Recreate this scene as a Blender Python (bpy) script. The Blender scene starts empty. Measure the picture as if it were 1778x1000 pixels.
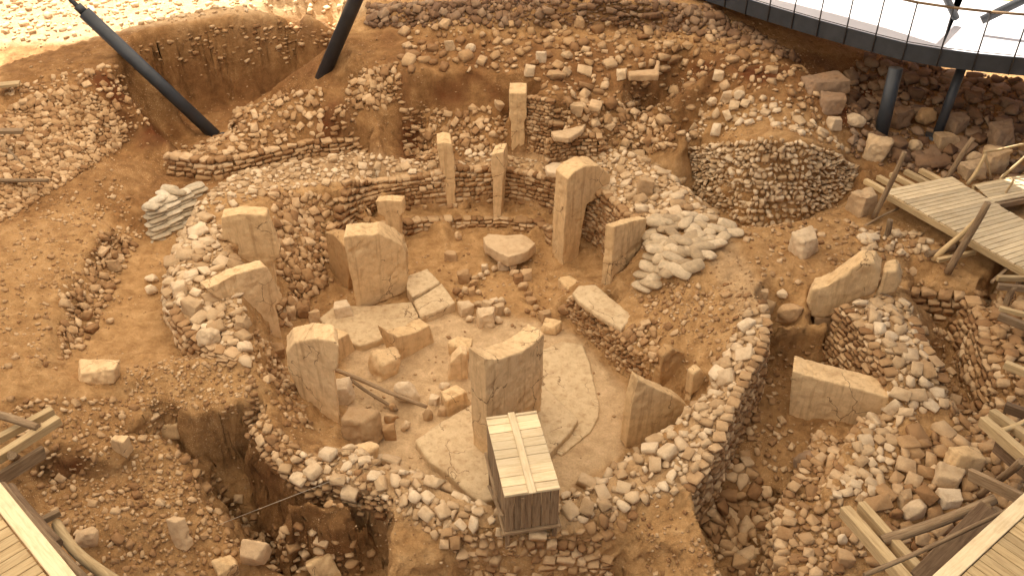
import bpy, bmesh, math, random
import numpy as np
from mathutils import Vector, Matrix, geometry
random.seed(7); rng = np.random.default_rng(11)
scene = bpy.context.scene
COL = scene.collection
R = math.radians

# ------------------------------------------------------------------ camera, world, sun, exposure
FPX, PITCH, CAMH = 1480.0, R(35.0), 13.0          # focal length in photo pixels (photo 1778 wide)
cam_d = bpy.data.cameras.new('camera'); cam_d.sensor_width = 36.0
cam_d.lens = 36.0 * FPX / 1778.0
cam_d.clip_end = 900.0; cam_d.clip_start = 0.1
cam = bpy.data.objects.new('camera', cam_d); COL.objects.link(cam)
cam.location = (0, 0, CAMH); cam.rotation_euler = (math.pi / 2 - PITCH, 0, 0)
scene.camera = cam

SUN_EL, SUN_AZ = R(58), R(-28)                    # azimuth measured from +Y towards +X
world = bpy.data.worlds.new('World'); scene.world = world; world.use_nodes = True
wn = world.node_tree.nodes; wl = world.node_tree.links
sky = wn.new('ShaderNodeTexSky'); sky.sky_type = 'NISHITA'; sky.sun_disc = False
sky.sun_elevation = SUN_EL; sky.sun_rotation = SUN_AZ; sky.air_density = 0.6; sky.dust_density = 4.0; sky.ozone_density = 0.3
wl.new(sky.outputs[0], wn['Background'].inputs[0]); wn['Background'].inputs[1].default_value = 0.05

sun_d = bpy.data.lights.new('sun', 'SUN'); sun_d.energy = 5.0; sun_d.angle = R(0.6); sun_d.color = (1.0, 0.96, 0.90)
sun = bpy.data.objects.new('sun', sun_d); COL.objects.link(sun)
sdir = Vector((math.sin(SUN_AZ) * math.cos(SUN_EL), math.cos(SUN_AZ) * math.cos(SUN_EL), math.sin(SUN_EL)))
sun.rotation_euler = sdir.to_track_quat('Z', 'Y').to_euler(); sun.location = sdir * 60
vs = scene.view_settings; vs.view_transform = 'Standard'; vs.look = 'None'; vs.gamma = 1.0; vs.use_curve_mapping = False
vs.exposure = 1.38
scene.cycles.max_bounces = 5; scene.cycles.diffuse_bounces = 4; scene.cycles.use_adaptive_sampling = True; scene.cycles.adaptive_threshold = 0.02

# ------------------------------------------------------------------ survey helpers: photo pixel + height -> place
CP, SP = math.cos(PITCH), math.sin(PITCH)
def ray(px, py):
    u = (px - 889.0) / FPX; v = (py - 500.0) / FPX
    return u, CP - v * SP, -SP - v * CP
def W(px, py, z=0.0):
    u, dy, dz = ray(px, py); t = (z - CAMH) / dz
    return Vector((u * t, dy * t, z))
def WY(px, py, y):                                # the place on a sight line at plan distance y
    u, dy, dz = ray(px, py); t = y / dy
    return Vector((u * t, y, CAMH + dz * t))
def proj(x, y, z):
    d = y * CP + (CAMH - z) * SP
    up = y * SP - (CAMH - z) * CP
    return 889 + FPX * x / d, 500 - FPX * up / d
def vplane(a, b, px, py, back=0.0):               # sight line met with the vertical plane through a and b
    u, dy, dz = ray(px, py)
    n = Vector((b.y - a.y, -(b.x - a.x), 0)).normalized()
    if n.y < 0: n = -n
    t = (n.dot(Vector((a.x, a.y, 0))) + back) / (n.x * u + n.y * dy)
    return Vector((u * t, dy * t, CAMH + dz * t))

# numpy value noise
def _h(ix, iy, iz, s):
    n = (ix * 374761393 + iy * 668265263 + iz * 2147483647 % 1000003 * 97 + iz * 1274126177 + s * 974711) & 0xffffffff
    n = ((n ^ (n >> 13)) * 1274126177) & 0xffffffff
    return ((n ^ (n >> 16)) & 0xffff) / 32767.5 - 1.0
def vnoise(p, s=0):
    p = np.asarray(p, float); i = np.floor(p).astype(np.int64); f = p - i; f = f * f * (3 - 2 * f)
    o = 0
    for a in (0, 1):
        for b in (0, 1):
            for c in (0, 1):
                w = (f[:, 0] if a else 1 - f[:, 0]) * (f[:, 1] if b else 1 - f[:, 1]) * (f[:, 2] if c else 1 - f[:, 2])
                o = o + w * _h(i[:, 0] + a, i[:, 1] + b, i[:, 2] + c, s)
    return o
def fbm(p, freq, octv=4, s=0, gain=0.5):
    o = 0; a = 1.0; p = np.asarray(p, float)
    for k in range(octv):
        o = o + a * vnoise(p * freq + 17.3 * k, s + k); freq *= 2.03; a *= gain
    return o

# ------------------------------------------------------------------ materials
MATS = {}
def mat(name):
    m = bpy.data.materials.new(name); m.use_nodes = True; MATS[name] = m
    nt = m.node_tree; return m, nt.nodes, nt.links, nt.nodes['Principled BSDF']
def ramp(n, l, src, stops):
    r = n.new('ShaderNodeValToRGB'); e = r.color_ramp.elements
    e[0].position, e[0].color = stops[0][0], (*stops[0][1], 1)
    e[1].position, e[1].color = stops[-1][0], (*stops[-1][1], 1)
    for p_, c_ in stops[1:-1]:
        k = e.new(p_); k.color = (*c_, 1)
    l.new(src, r.inputs[0]); return r.outputs[0]
def noise(n, l, co, scale, detail=6, rough=0.6, dist=0.0):
    t = n.new('ShaderNodeTexNoise'); t.inputs['Scale'].default_value = scale; t.inputs['Detail'].default_value = detail
    t.inputs['Roughness'].default_value = rough; t.inputs['Distortion'].default_value = dist
    l.new(co, t.inputs['Vector']); return t.outputs['Fac']
def mix(n, l, fac, a, b, mode='MIX'):
    m = n.new('ShaderNodeMix'); m.data_type = 'RGBA'; m.blend_type = mode
    for i, v in ((0, fac), (6, a), (7, b)):
        if isinstance(v, (int, float)): m.inputs[i].default_value = v
        elif isinstance(v, tuple): m.inputs[i].default_value = (*v, 1)
        else: l.new(v, m.inputs[i])
    return m.outputs[2]
def math_(n, l, op, a, b=0.0, clamp=False):
    m = n.new('ShaderNodeMath'); m.operation = op; m.use_clamp = clamp
    for i, v in ((0, a), (1, b)):
        if isinstance(v, (int, float)): m.inputs[i].default_value = v
        else: l.new(v, m.inputs[i])
    return m.outputs[0]
def bump(n, l, p, h, strength, dist):
    b = n.new('ShaderNodeBump'); b.inputs['Strength'].default_value = strength; b.inputs['Distance'].default_value = dist
    l.new(h, b.inputs['Height']); l.new(b.outputs[0], p.inputs['Normal'])
def geo_pos(n): return n.new('ShaderNodeNewGeometry').outputs['Position']
def attr(n, name):
    a = n.new('ShaderNodeAttribute'); a.attribute_name = name; return a.outputs['Fac']

def build_soil():
    m, n, l, p = mat('soil'); co = geo_pos(n)
    big = noise(n, l, co, 0.55, 5, 0.6); med = noise(n, l, co, 3.2, 6, 0.65, 0.4); fine = noise(n, l, co, 26, 5, 0.7)
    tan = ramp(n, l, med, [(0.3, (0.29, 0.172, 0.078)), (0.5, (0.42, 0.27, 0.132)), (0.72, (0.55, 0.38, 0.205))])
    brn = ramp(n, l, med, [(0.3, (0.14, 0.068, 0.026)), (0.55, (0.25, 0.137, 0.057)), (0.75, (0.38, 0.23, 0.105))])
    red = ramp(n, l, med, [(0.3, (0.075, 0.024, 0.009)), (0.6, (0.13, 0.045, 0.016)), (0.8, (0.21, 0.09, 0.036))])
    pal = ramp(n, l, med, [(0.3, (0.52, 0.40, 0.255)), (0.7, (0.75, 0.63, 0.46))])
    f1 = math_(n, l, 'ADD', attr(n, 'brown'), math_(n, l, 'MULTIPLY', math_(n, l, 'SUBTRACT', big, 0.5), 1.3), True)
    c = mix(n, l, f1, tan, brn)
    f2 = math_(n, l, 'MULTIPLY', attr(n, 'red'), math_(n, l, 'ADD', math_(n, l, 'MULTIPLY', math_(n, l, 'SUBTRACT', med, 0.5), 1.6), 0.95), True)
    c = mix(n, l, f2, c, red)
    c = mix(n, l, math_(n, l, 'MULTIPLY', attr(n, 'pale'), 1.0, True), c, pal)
    # small gravel specks
    v = n.new('ShaderNodeTexVoronoi'); v.inputs['Scale'].default_value = 24; v.inputs['Randomness'].default_value = 1
    l.new(co, v.inputs['Vector'])
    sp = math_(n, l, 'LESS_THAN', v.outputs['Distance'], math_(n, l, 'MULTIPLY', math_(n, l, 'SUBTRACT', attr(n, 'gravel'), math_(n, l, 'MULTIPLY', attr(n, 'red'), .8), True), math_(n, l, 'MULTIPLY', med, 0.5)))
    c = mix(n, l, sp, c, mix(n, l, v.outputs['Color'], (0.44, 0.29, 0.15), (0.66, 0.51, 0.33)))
    c = mix(n, l, 0.45, c, ramp(n, l, fine, [(0.25, (0.36, 0.33, 0.30)), (0.5, (0.72, 0.70, 0.68)), (0.75, (1.0, 1.0, 1.0))]), 'MULTIPLY')
    c = mix(n, l, 1.0, c, (1.22, 1.08, 0.90), 'MULTIPLY')
    l.new(c, p.inputs['Base Color']); p.inputs['Roughness'].default_value = 0.95
    p.inputs['Specular IOR Level'].default_value = 0.15
    h = math_(n, l, 'ADD', math_(n, l, 'MULTIPLY', fine, 0.5), math_(n, l, 'MULTIPLY', noise(n, l, co, 9, 6, 0.7), 1.0))
    h = math_(n, l, 'ADD', h, math_(n, l, 'MULTIPLY', sp, 0.35))
    bump(n, l, p, h, 1.0, 0.06)
build_soil()
def build_stone(name, dark, mid, light, scale=1.0, stain=0.5, cracks=False):
    m, n, l, p = mat(name); tc = n.new('ShaderNodeTexCoord'); co = geo_pos(n)
    oi = n.new('ShaderNodeObjectInfo')
    t = math_(n, l, 'FRACT', math_(n, l, 'ADD', oi.outputs['Random'], attr(n, 'tone')))
    base = ramp(n, l, t, [(0.0, dark), (0.45, mid), (1.0, light)])
    a = noise(n, l, co, 7 * scale, 6, 0.65); b = noise(n, l, co, 40 * scale, 4, 0.7); c0 = noise(n, l, co, 1.6 * scale, 4, 0.6)
    c = mix(n, l, 0.55, base, ramp(n, l, a, [(0.25, (0.55, 0.44, 0.34)), (0.55, (0.98, 0.96, 0.94)), (0.8, (1, 1, 1))]), 'MULTIPLY')
    c = mix(n, l, math_(n, l, 'MULTIPLY', ramp(n, l, c0, [(0.48, (0, 0, 0)), (0.68, (1, 1, 1))]), stain), c, (0.34, 0.185, 0.08))
    c = mix(n, l, 0.25, c, ramp(n, l, b, [(0.3, (0.5, 0.45, 0.4)), (0.7, (1, 1, 1))]), 'MULTIPLY')
    h = math_(n, l, 'ADD', a, math_(n, l, 'MULTIPLY', b, 0.4))
    if cracks:                                    # water streaks down the faces and a few hairline cracks
        mp = n.new('ShaderNodeMapping'); mp.inputs['Scale'].default_value = (5, 5, .45); l.new(co, mp.inputs[0])
        st = noise(n, l, mp.outputs[0], 1.6, 5, .6)
        c = mix(n, l, ramp(n, l, st, [(.52, (0, 0, 0)), (.70, (.55, .55, .55))]), c, (.33, .185, .075))
        wv = n.new('ShaderNodeTexVoronoi'); wv.feature = 'DISTANCE_TO_EDGE'; wv.inputs['Scale'].default_value = 1.1
        ad = n.new('ShaderNodeVectorMath'); ad.operation = 'ADD'; l.new(co, ad.inputs[0])
        nz = n.new('ShaderNodeTexNoise'); nz.inputs['Scale'].default_value = 2.5; nz.inputs['Detail'].default_value = 4; l.new(co, nz.inputs['Vector'])
        sc_ = n.new('ShaderNodeVectorMath'); sc_.operation = 'SCALE'; sc_.inputs['Scale'].default_value = .5; l.new(nz.outputs['Color'], sc_.inputs[0]); l.new(sc_.outputs[0], ad.inputs[1]); l.new(ad.outputs[0], wv.inputs['Vector'])
        ck = math_(n, l, 'MULTIPLY', math_(n, l, 'LESS_THAN', wv.outputs['Distance'], .008), math_(n, l, 'GREATER_THAN', noise(n, l, co, .9, 2, .5), .52))
        c = mix(n, l, math_(n, l, 'MULTIPLY', ck, .75), c, (.16, .085, .035)); h = math_(n, l, 'SUBTRACT', h, ck)
    l.new(c, p.inputs['Base Color']); p.inputs['Roughness'].default_value = 0.9; p.inputs['Specular IOR Level'].default_value = 0.2
    bump(n, l, p, h, 0.6, 0.03)
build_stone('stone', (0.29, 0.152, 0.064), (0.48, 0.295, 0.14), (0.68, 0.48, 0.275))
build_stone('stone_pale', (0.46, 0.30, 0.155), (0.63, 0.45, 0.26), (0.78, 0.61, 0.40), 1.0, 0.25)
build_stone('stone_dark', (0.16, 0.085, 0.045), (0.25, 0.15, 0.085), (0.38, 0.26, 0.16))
build_stone('pillar_stone', (0.72, 0.495, 0.255), (0.755, 0.525, 0.275), (0.79, 0.56, 0.31), 0.8, 0.18, True)

build_stone('plaster', (0.61, 0.445, 0.25), (0.66, 0.49, 0.285), (0.70, 0.53, 0.32), 0.7, 0.2, True)

build_stone('slab_brown', (0.47, 0.285, 0.125), (0.50, 0.31, 0.14), (0.54, 0.345, 0.16), 0.8, 0.3, True)

# ------------------------------------------------------------------ terrain: a survey of breaklines, triangulated
PTS = []
FACES = {}
def add_pts(ps):
    PTS.extend([(p.x, p.y, p.z) for p in ps])
def dens(ps, step=0.22):
    out = []
    for a, b in zip(ps, ps[1:]):
        n = max(1, int((b - a).length / step))
        for k in range(n): out.append(a.lerp(b, k / n))
    out.append(ps[-1]); return out
def L(pts):
    ps = [W(*p) for p in pts]; add_pts(dens(ps)); return ps
def S(pts): add_pts([W(*p) for p in pts])
def off(ps, dx, dy, z):
    n = len(ps)
    q = [Vector((p.x + dx, p.y + dy, z if not isinstance(z, (tuple, list)) else z[0] + (z[1] - z[0]) * i / max(1, n - 1))) for i, p in enumerate(ps)]
    add_pts(dens(q)); return q
def face(base, top, batter=0.12, name=None):
    b = [W(*p) for p in base]
    az = np.array([p.x / p.y for p in b]); yy = np.array([p.y for p in b]); o = np.argsort(az)
    t = []
    for px, py in top:
        u, dy, dz = ray(px, py); y = np.interp(u / dy, az[o], yy[o]) + batter
        t.append(WY(px, py, y))
    add_pts(dens(b)); add_pts(dens(t))
    if name: FACES[name] = (b, t)
    return b, t

# floor of the round enclosure
S([(640,760,.0),(700,700,0),(760,740,0),(800,690,0),(900,650,0),(1000,600,0),(1050,690,0),(1000,800,0),(960,840,.02),(1060,770,.02),
   (760,835,0),(690,790,0),(630,700,.03),(560,640,.05),(520,625,.08),(620,560,0),(570,535,.05),(760,600,0),(900,560,0),(950,520,0),
   (980,480,0),(990,450,.02),(930,460,0),(850,470,0),(780,440,0),(720,440,0),(680,450,0),(840,420,0),(900,410,0),(1030,560,0),(1090,700,0),(860,860,0)])
# front ring wall
FI = L([(450,690,1.35),(486,762,1.1),(534,793,1.0),(604,788,1.0),(655,802,1.0),(690,814,1.0),(740,832,1.0),(800,862,1.0),(870,888,1.0),(960,878,1.0),(1020,848,1.0),(1060,822,1.05),(1090,795,1.1),(1125,775,1.2),(1190,722,1.4),(1215,690,1.45)])
off(FI[4:13], 0.02, .16, .02)
off(FI[13:], -.12, .12, .1)
L([(508,700,.8),(560,748,.45),(600,762,.3),(640,785,.1)])
FO = L([(432,750,1.2),(470,798,1.0),(520,828,.95),(600,836,.9),(680,856,.9),(740,884,.9),(800,912,.9),(880,925,.9),(980,908,.9),(1040,884,.95),(1100,862,1.0),(1165,850,1.15)])
off(FO[0:5], -.08, -.14, [-.5, -.9])
S([(720,930,.55),(720,965,.45),(700,1005,.2),(790,960,.5),(1050,930,.6),(1100,915,.8),(1150,895,.92),(1190,950,.86),(1230,1005,.8)])
face([(820,1012,-.2),(900,1015,-.3),(1000,1010,-.3),(1060,1012,-.3)], [(830,935),(900,930),(1000,935),(1060,960)], .25, 'front_face')
# pits in the foreground left
L([(250,648,1.72),(300,628,1.78),(400,612,1.82),(440,626,1.8)])
SPF = L([(230,690,1.45),(285,700,1.4),(340,716,1.35),(400,706,1.38),(436,690,1.4)])
off(SPF[1:], .02, -.16, [.4, -1.0])
L([(300,765,.75),(330,800,.55),(345,850,.45),(370,900,.25),(400,945,.05),(450,975,-.1)])
S([(400,905,-1.2),(430,925,-1.4),(450,905,-1.3),(480,965,-1.4),(530,990,-1.2),(470,940,-1.4)])
KN = L([(500,868,.78),(540,872,.8),(600,868,.8),(640,872,.78)]); KF = L([(515,905,.35),(560,922,.25),(600,922,.25),(640,902,.35)]); off(KF, 0, -.06, -.9)
S([(560,1000,-1.0),(620,1000,-1.0),(500,1010,-1.0)])
QF = L([(676,868,.8),(680,930,.6),(668,1005,.3)]); off(QF, -.14, 0, -.9)
S([(200,820,1.1),(240,900,.9),(150,900,1.2),(300,950,.45),(250,780,1.1),(60,800,1.65),(170,785,1.55),(60,760,1.9),(0,760,2.2),(0,700,2.35),(100,700,2.0),(200,740,1.5),(180,680,1.7),
   (50,900,1.3),(50,1000,1.0),(200,1000,.7),(350,1000,.1),(500,1000,-.5),(600,1010,-.6),(130,770,1.7),(60,840,1.4),(190,850,1.1)])
HR = L([(85,795,1.6),(115,785,1.62),(160,792,1.55)]); off(HR, 0, -.1, 1.15); S([(110,850,1.15),(140,850,1.15)])
# left ring wall
LO = L([(345,350,2.0),(330,395,2.0),(305,440,2.0),(295,490,2.0),(300,540,1.95),(330,580,1.9),(370,605,1.85),(420,618,1.85)])
off(LO[0:5], -.16, -.02, [1.35, 1.35]); FACES['left_outer'] = (off(LO[4:], -.06, -.16, [1.35, 1.7]), LO[4:])
LI = L([(440,632,1.75),(430,600,1.85),(425,540,1.9),(413,470,1.95),(405,420,1.95),(470,338,1.8),(560,325,1.6)])
L([(478,625,.4),(482,600,.25),(500,560,.12),(540,515,.1),(590,470,.1),(640,440,.1)])
S([(470,660,.9),(500,650,.3)])
# back ring wall with its bench
face([(560,440,.5),(620,380,.5),(655,365,.4),(700,365,.4),(740,362,.4),(790,360,.4),(840,352,.4),(880,348,.4),(950,365,.4),(985,385,.4)],
     [(600,322),(640,319),(700,312),(740,308),(790,293),(830,296),(880,296),(940,308),(1000,326)], .08, 'back_face')
face([(650,420,.12),(700,408,.08),(760,397,0),(870,392,0),(940,405,0),(962,430,0)], [(655,388),(700,382),(740,379),(800,377),(870,377),(930,381),(958,396)], .05, 'bench_face')
L([(345,350,2.0),(400,318,1.9),(440,297,1.8),(520,285,1.7),(620,272,1.7),(700,284,1.6),(740,290,1.55),(790,268,1.6),(830,262,1.65),(880,278,1.6),(950,292,1.6),(1000,300,1.7),(1045,270,1.95)])
# right-back ring wall
RO = L([(1045,258,2.0),(1100,265,2.1),(1160,300,2.1),(1210,340,2.1),(1250,385,2.0),(1290,470,1.9),(1325,522,1.9),(1330,560,1.9),(1325,600,1.85),(1285,675,1.7),(1262,720,1.6),(1246,770,1.5),(1195,842,1.2)])
off(RO[0:5], .14, .16, 1.3); RB = off(RO[6:], .13, .02, [.6, -.1]); FACES['right_outer'] = (RB, RO[6:])
RI = L([(1010,332,1.6),(1050,335,1.9),(1088,372,2.0),(1128,392,2.0),(1150,440,1.9),(1165,470,1.8),(1200,492,1.8)])
FACES['right_inner'] = (off(RI[0:4], -.08, -.1, .3), RI[0:4])
L([(1000,450,.05),(1035,478,.05)]); face([(985,552,0),(1010,575,0),(1042,600,0),(1066,629,0),(1093,655,0),(1125,680,.05)],[(990,512),(1010,520),(1040,545),(1072,572),(1100,600),(1140,625)],.1,'platform_face')
S([(1040,498,.85),(1060,540,.85),(1080,565,.85),(1100,500,1.1),(1130,520,1.2),(1150,480,1.6),(1120,580,1.05),(1140,560,1.25),(1180,540,1.5),(1220,560,1.6),(1180,600,1.2),(1220,640,1.2),(1165,650,.75),(1260,600,1.6),(1270,540,1.75),(1250,500,1.8),(1190,690,.5)])
# trench and mound to the right
S([(1180,290,1.15),(1225,336,1.05),(1265,376,1.0),(1115,250,1.25)])
face([(1176,316,1.1),(1250,368,1.0),(1310,396,1.0),(1380,388,1.1),(1440,357,1.4),(1490,318,1.9)], [(1182,254),(1250,246),(1330,236),(1400,244),(1450,262),(1488,292)], .42, 'mound_face')
S([(1150,235,2.3),(1165,215,2.9),(1200,215,3.15),(1230,190,3.3),(1300,190,3.4),(1380,196,3.4),(1330,150,3.6),(1260,225,3.2),(1340,215,3.25),(1410,222,3.15),(1440,225,3.0),(1500,285,2.5),(1520,250,2.5),(1480,190,2.7),(1540,240,2.5),(1600,260,2.4),(1700,270,2.4),(1560,200,2.7),(1640,160,2.8),(1700,200,2.8),(1770,250,2.6),(1778,150,3.0)])
L([(1390,130,3.7),(1440,150,3.6),(1470,185,3.3)]); L([(1480,150,2.9),(1485,190,2.7)])
# plateau
S([(1290,450,1.9),(1300,420,1.9),(1400,430,1.9),(1500,400,1.9),(1580,440,1.8),(1640,470,1.8),(1700,490,1.8),(1480,460,1.9),(1400,500,1.8),(1380,400,1.85),(1450,380,1.9),(1500,350,2.0),(1600,330,2.0),(1700,330,2.1),(1770,300,2.2),(1770,420,1.9),(1340,480,1.85),(1300,400,1.85)])
L([(1270,390,1.9),(1320,398,1.9),(1380,392,1.9),(1450,365,1.9)])
RC = L([(1335,545,1.8),(1372,560,1.6),(1400,560,1.5),(1440,550,1.7)]); off(RC, .02, -.12, .5)
S([(1350,640,.48),(1420,600,.42),(1380,680,.45),(1370,740,.4),(1330,790,.3),(1290,790,.25),(1410,720,.45),(1350,850,.1),(1310,840,.1)])
# right walls
A1 = L([(1467,530,2.0),(1504,577,1.95),(1521,604,1.9),(1552,658,1.7)]); FACES['a1'] = (off(A1, -.22, .0, .45), A1)
A2 = L([(1562,502,1.95),(1586,550,1.95),(1606,602,1.9),(1633,638,1.8),(1637,672,1.6)]); FACES['a2'] = (off(A2[1:], .12, -.03, .75), A2[1:])
face([(1572,548,.75),(1630,562,.75),(1690,574,.75)], [(1565,502),(1620,505),(1690,510)], .06, 'trench_face')
A3 = L([(1690,512,1.95),(1708,545,1.9),(1722,600,1.9),(1745,660,1.8)]); FACES['a3'] = (off(A3, -.22, -.05, .8), A3)
S([(1760,560,1.95),(1778,640,1.9),(1760,700,1.6),(1660,620,.75),(1680,680,.95),(1640,710,1.05),(1720,720,1.15)])
B1 = L([(1504,724,1.1),(1477,774,1.1),(1463,808,1.05),(1440,850,.98)]); FACES['b1'] = (off(B1, -.12, 0, [.7, .75]), B1)
C1 = L([(1432,745,.8),(1400,805,.8),(1368,862,.8),(1351,892,.75),(1356,950,.7),(1365,1012,.7)]); FACES['c1'] = (off(C1, -.14, .0, [.42, -.9]), C1)
S([(1530,728,.95),(1575,712,1.3),(1560,780,1.2),(1600,850,1.0),(1650,800,1.1),(1700,760,1.2),(1620,900,.8),(1500,870,1.0),(1450,930,.8),(1520,960,.7),(1700,900,1.0),(1778,900,1.2),(1600,1000,.6),(1778,1000,1.0),(1400,980,.7),(1778,780,1.5)])
# pit on the right
D1 = L([(1195,842,1.15),(1215,900,.95),(1237,960,.86),(1262,1012,.8)]); off(D1, .12, 0, [-.2, -1.0])
S([(1300,880,-.35),(1345,890,-.3),(1280,930,-.75),(1310,990,-1.0),(1345,960,-.9),(1250,880,-.5)])
# corridor and plain on the left
S([(270,430,1.3),(250,500,1.35),(230,560,1.4),(250,600,1.45),(300,600,1.4),(280,560,1.36)])
L([(225,415,1.5),(170,500,1.6),(130,580,1.7),(110,640,1.8)]); L([(190,395,2.1),(120,455,2.25),(85,560,2.2),(55,640,2.25)])
S([(0,430,2.5),(0,520,2.5),(0,620,2.4),(60,350,2.4),(130,350,2.2),(200,300,2.2),(240,275,2.1),(275,310,1.8),(255,350,1.8)])
L([(0,385,2.4),(100,325,2.3),(200,262,2.2),(240,240,2.2)]); L([(0,175,3.6),(60,160,3.7),(130,148,3.7),(170,165,3.5),(200,205,2.9)])
S([(0,130,3.8),(80,110,3.9),(150,120,3.9),(0,60,4.1),(100,50,4.1),(0,0,4.3),(200,20,4.2),(150,80,4.0)])
# big trench at the back left
T1 = L([(192,120,3.9),(225,165,3.3),(262,210,2.7),(300,245,2.1)]); off(T1, .22, .0, 1.4)
T2 = face([(300,200,1.4),(400,178,1.4),(470,162,1.4),(560,140,1.4)], [(245,52),(330,42),(420,28),(500,30),(590,30)], .2, 'trench_back')[1]
L([(225,75,4.0),(245,52,4.1)])
S([(340,235,1.4),(370,235,1.4),(420,190,1.4),(500,160,1.4),(330,20,4.2),(420,8,4.25),(600,0,4.3),(520,10,4.2)])
CM = L([(395,235,1.8),(408,192,2.6),(470,168,2.9),(555,146,3.2),(620,128,3.4),(690,104,3.6)]); off(CM[:5], 0.02, .22, 1.42)
L([(600,40,4.0),(610,100,3.6),(640,110,3.55)]); off([W(560,140,1.4), W(590,128,1.4), W(600,60,3.9)], 0, 0, [1.4, 3.9])
face([(290,302,1.6),(370,316,1.5),(440,296,1.5),(540,273,1.5),(640,263,1.4)], [(290,268),(370,276),(440,266),(540,243),(620,240)], .12, 'row_face')
S([(420,225,2.35),(500,200,2.6),(560,215,2.35),(600,200,2.6),(650,200,2.5)])
# second trench and far slope
L([(700,128,3.5),(800,122,3.5),(880,132,3.4)]); L([(712,185,2.5),(800,183,2.55),(872,182,2.6)])
L([(692,120,3.5),(690,180,2.6),(690,240,1.6)])
S([(720,262,1.15),(722,278,1.1),(770,230,1.9),(830,205,2.3),(855,235,2.05),(745,270,1.3),(700,255,1.3),(740,225,1.7)])
face([(916,262,1.55),(930,268,1.55),(958,275,1.55)], [(918,166),(930,166),(960,172)], .12, 'shaft_face')
L([(872,250,1.75),(880,268,1.55),(900,270,1.5),(914,266,1.52)]); L([(876,225,2.1),(884,232,1.62),(914,244,1.6)]); S([(897,150,3.3)])
face([(950,294,1.6),(1015,288,1.6),(1045,278,1.8)], [(950,246),(1010,236),(1045,238)], .12, 'altar_face')
S([(990,200,2.9),(1040,195,2.8),(930,285,1.52),(890,278,1.55),(1070,238,2.2),(1110,232,1.6),(1110,195,2.6),(1150,175,3.0),(1180,200,3.1),(1075,180,2.9)])
S([(700,60,3.9),(800,80,3.8),(900,60,3.9),(900,100,3.65),(1000,60,3.9),(1000,110,3.6),(1000,150,3.3),(1100,60,3.95),(1100,120,3.5),(1200,70,3.9),(1250,110,3.7),(1350,95,3.9),(960,130,3.5),(760,100,3.7)])
TW = L([(640,22,4.2),(700,16,4.5),(900,0,4.8),(1100,0,4.85),(1200,18,4.6),(1300,40,4.2),(1500,90,3.4)]); L([(640,45,4.0),(760,45,3.95),(900,42,4.0),(1100,48,4.0),(1220,60,4.0)])
# land beyond the picture
for x, y, z in [(-60,8,4),(-40,15,4),(-28,20,4.2),(-16,8,2.5),(-13,10,2.3),(-9,4,1.2),(0,4,-.5),(6,4,.5),(12,6,1.2),(20,10,2),(40,10,4),(60,8,4),(22,20,3),(18,15,2.2),(14,11,1.5),(26,28,3.6),(18,26,3),
                (-40,40,4.3),(-14,31,4.3),(-6,33,4.4),(0,33,4.8),(8,33,4.6),(14,31,3.6),(14,40,4),(0,45,4.6),(40,40,4),(-120,130,5),(0,140,5),(120,130,5),(-300,260,6),(300,260,6),(0,300,6),(-300,3,5),(300,3,5),(0,2.6,-.5),(-4,2.6,-.4),(5,2.6,.3),(-60,2.6,4),(60,2.6,4)]:
    PTS.append((x, y, z))

def tin_grid():
    P = np.array(PTS); P[:, :2] += rng.normal(0, .002, (len(P), 2))
    _, keep = np.unique(np.round(P[:, :2] / .05).astype(int), axis=0, return_index=True); P = P[keep]
    vo, eo, fo, ov, oe, of = geometry.delaunay_2d_cdt([Vector(p[:2]) for p in P], [], [], 0, 1e-6)
    zz = np.array([P[o[0], 2] for o in ov]); V = np.array([(v.x, v.y) for v in vo])
    return V, zz, fo
V_, Z_, F_ = tin_grid()
ST = 0.0034
rows = np.concatenate([np.exp(np.arange(math.log(3.0), math.log(48), ST)), np.array([50, 53, 57, 62, 70, 80, 95, 120, 160, 220.])])
NU = 660; UU = np.linspace(-1.12, 1.12, NU)
NR = len(rows); GZ = np.full((NR, NU), 4.0)
du = UU[1] - UU[0]
for f in F_:
    a, b, c = [V_[i] for i in f]; za, zb, zc = [Z_[i] for i in f]
    ys = (a[1], b[1], c[1]); us = [p[0] / max(p[1], .5) for p in (a, b, c)]
    r0 = np.searchsorted(rows, min(ys)); r1 = np.searchsorted(rows, max(ys))
    c0 = max(0, int((min(us) - UU[0]) / du) - 1); c1 = min(NU, int((max(us) - UU[0]) / du) + 3)
    if r1 <= r0 or c1 <= c0: continue
    Y = rows[r0:r1, None]; X = UU[None, c0:c1] * Y
    d = (b[1] - c[1]) * (a[0] - c[0]) + (c[0] - b[0]) * (a[1] - c[1])
    if abs(d) < 1e-12: continue
    w0 = ((b[1] - c[1]) * (X - c[0]) + (c[0] - b[0]) * (Y - c[1])) / d
    w1 = ((c[1] - a[1]) * (X - c[0]) + (a[0] - c[0]) * (Y - c[1])) / d
    w2 = 1 - w0 - w1
    m = (w0 >= -1e-7) & (w1 >= -1e-7) & (w2 >= -1e-7)
    sub = GZ[r0:r1, c0:c1]; sub[m] = (w0 * za + w1 * zb + w2 * zc)[m]
GY = np.repeat(rows[:, None], NU, 1); GX = UU[None, :] * GY
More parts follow.
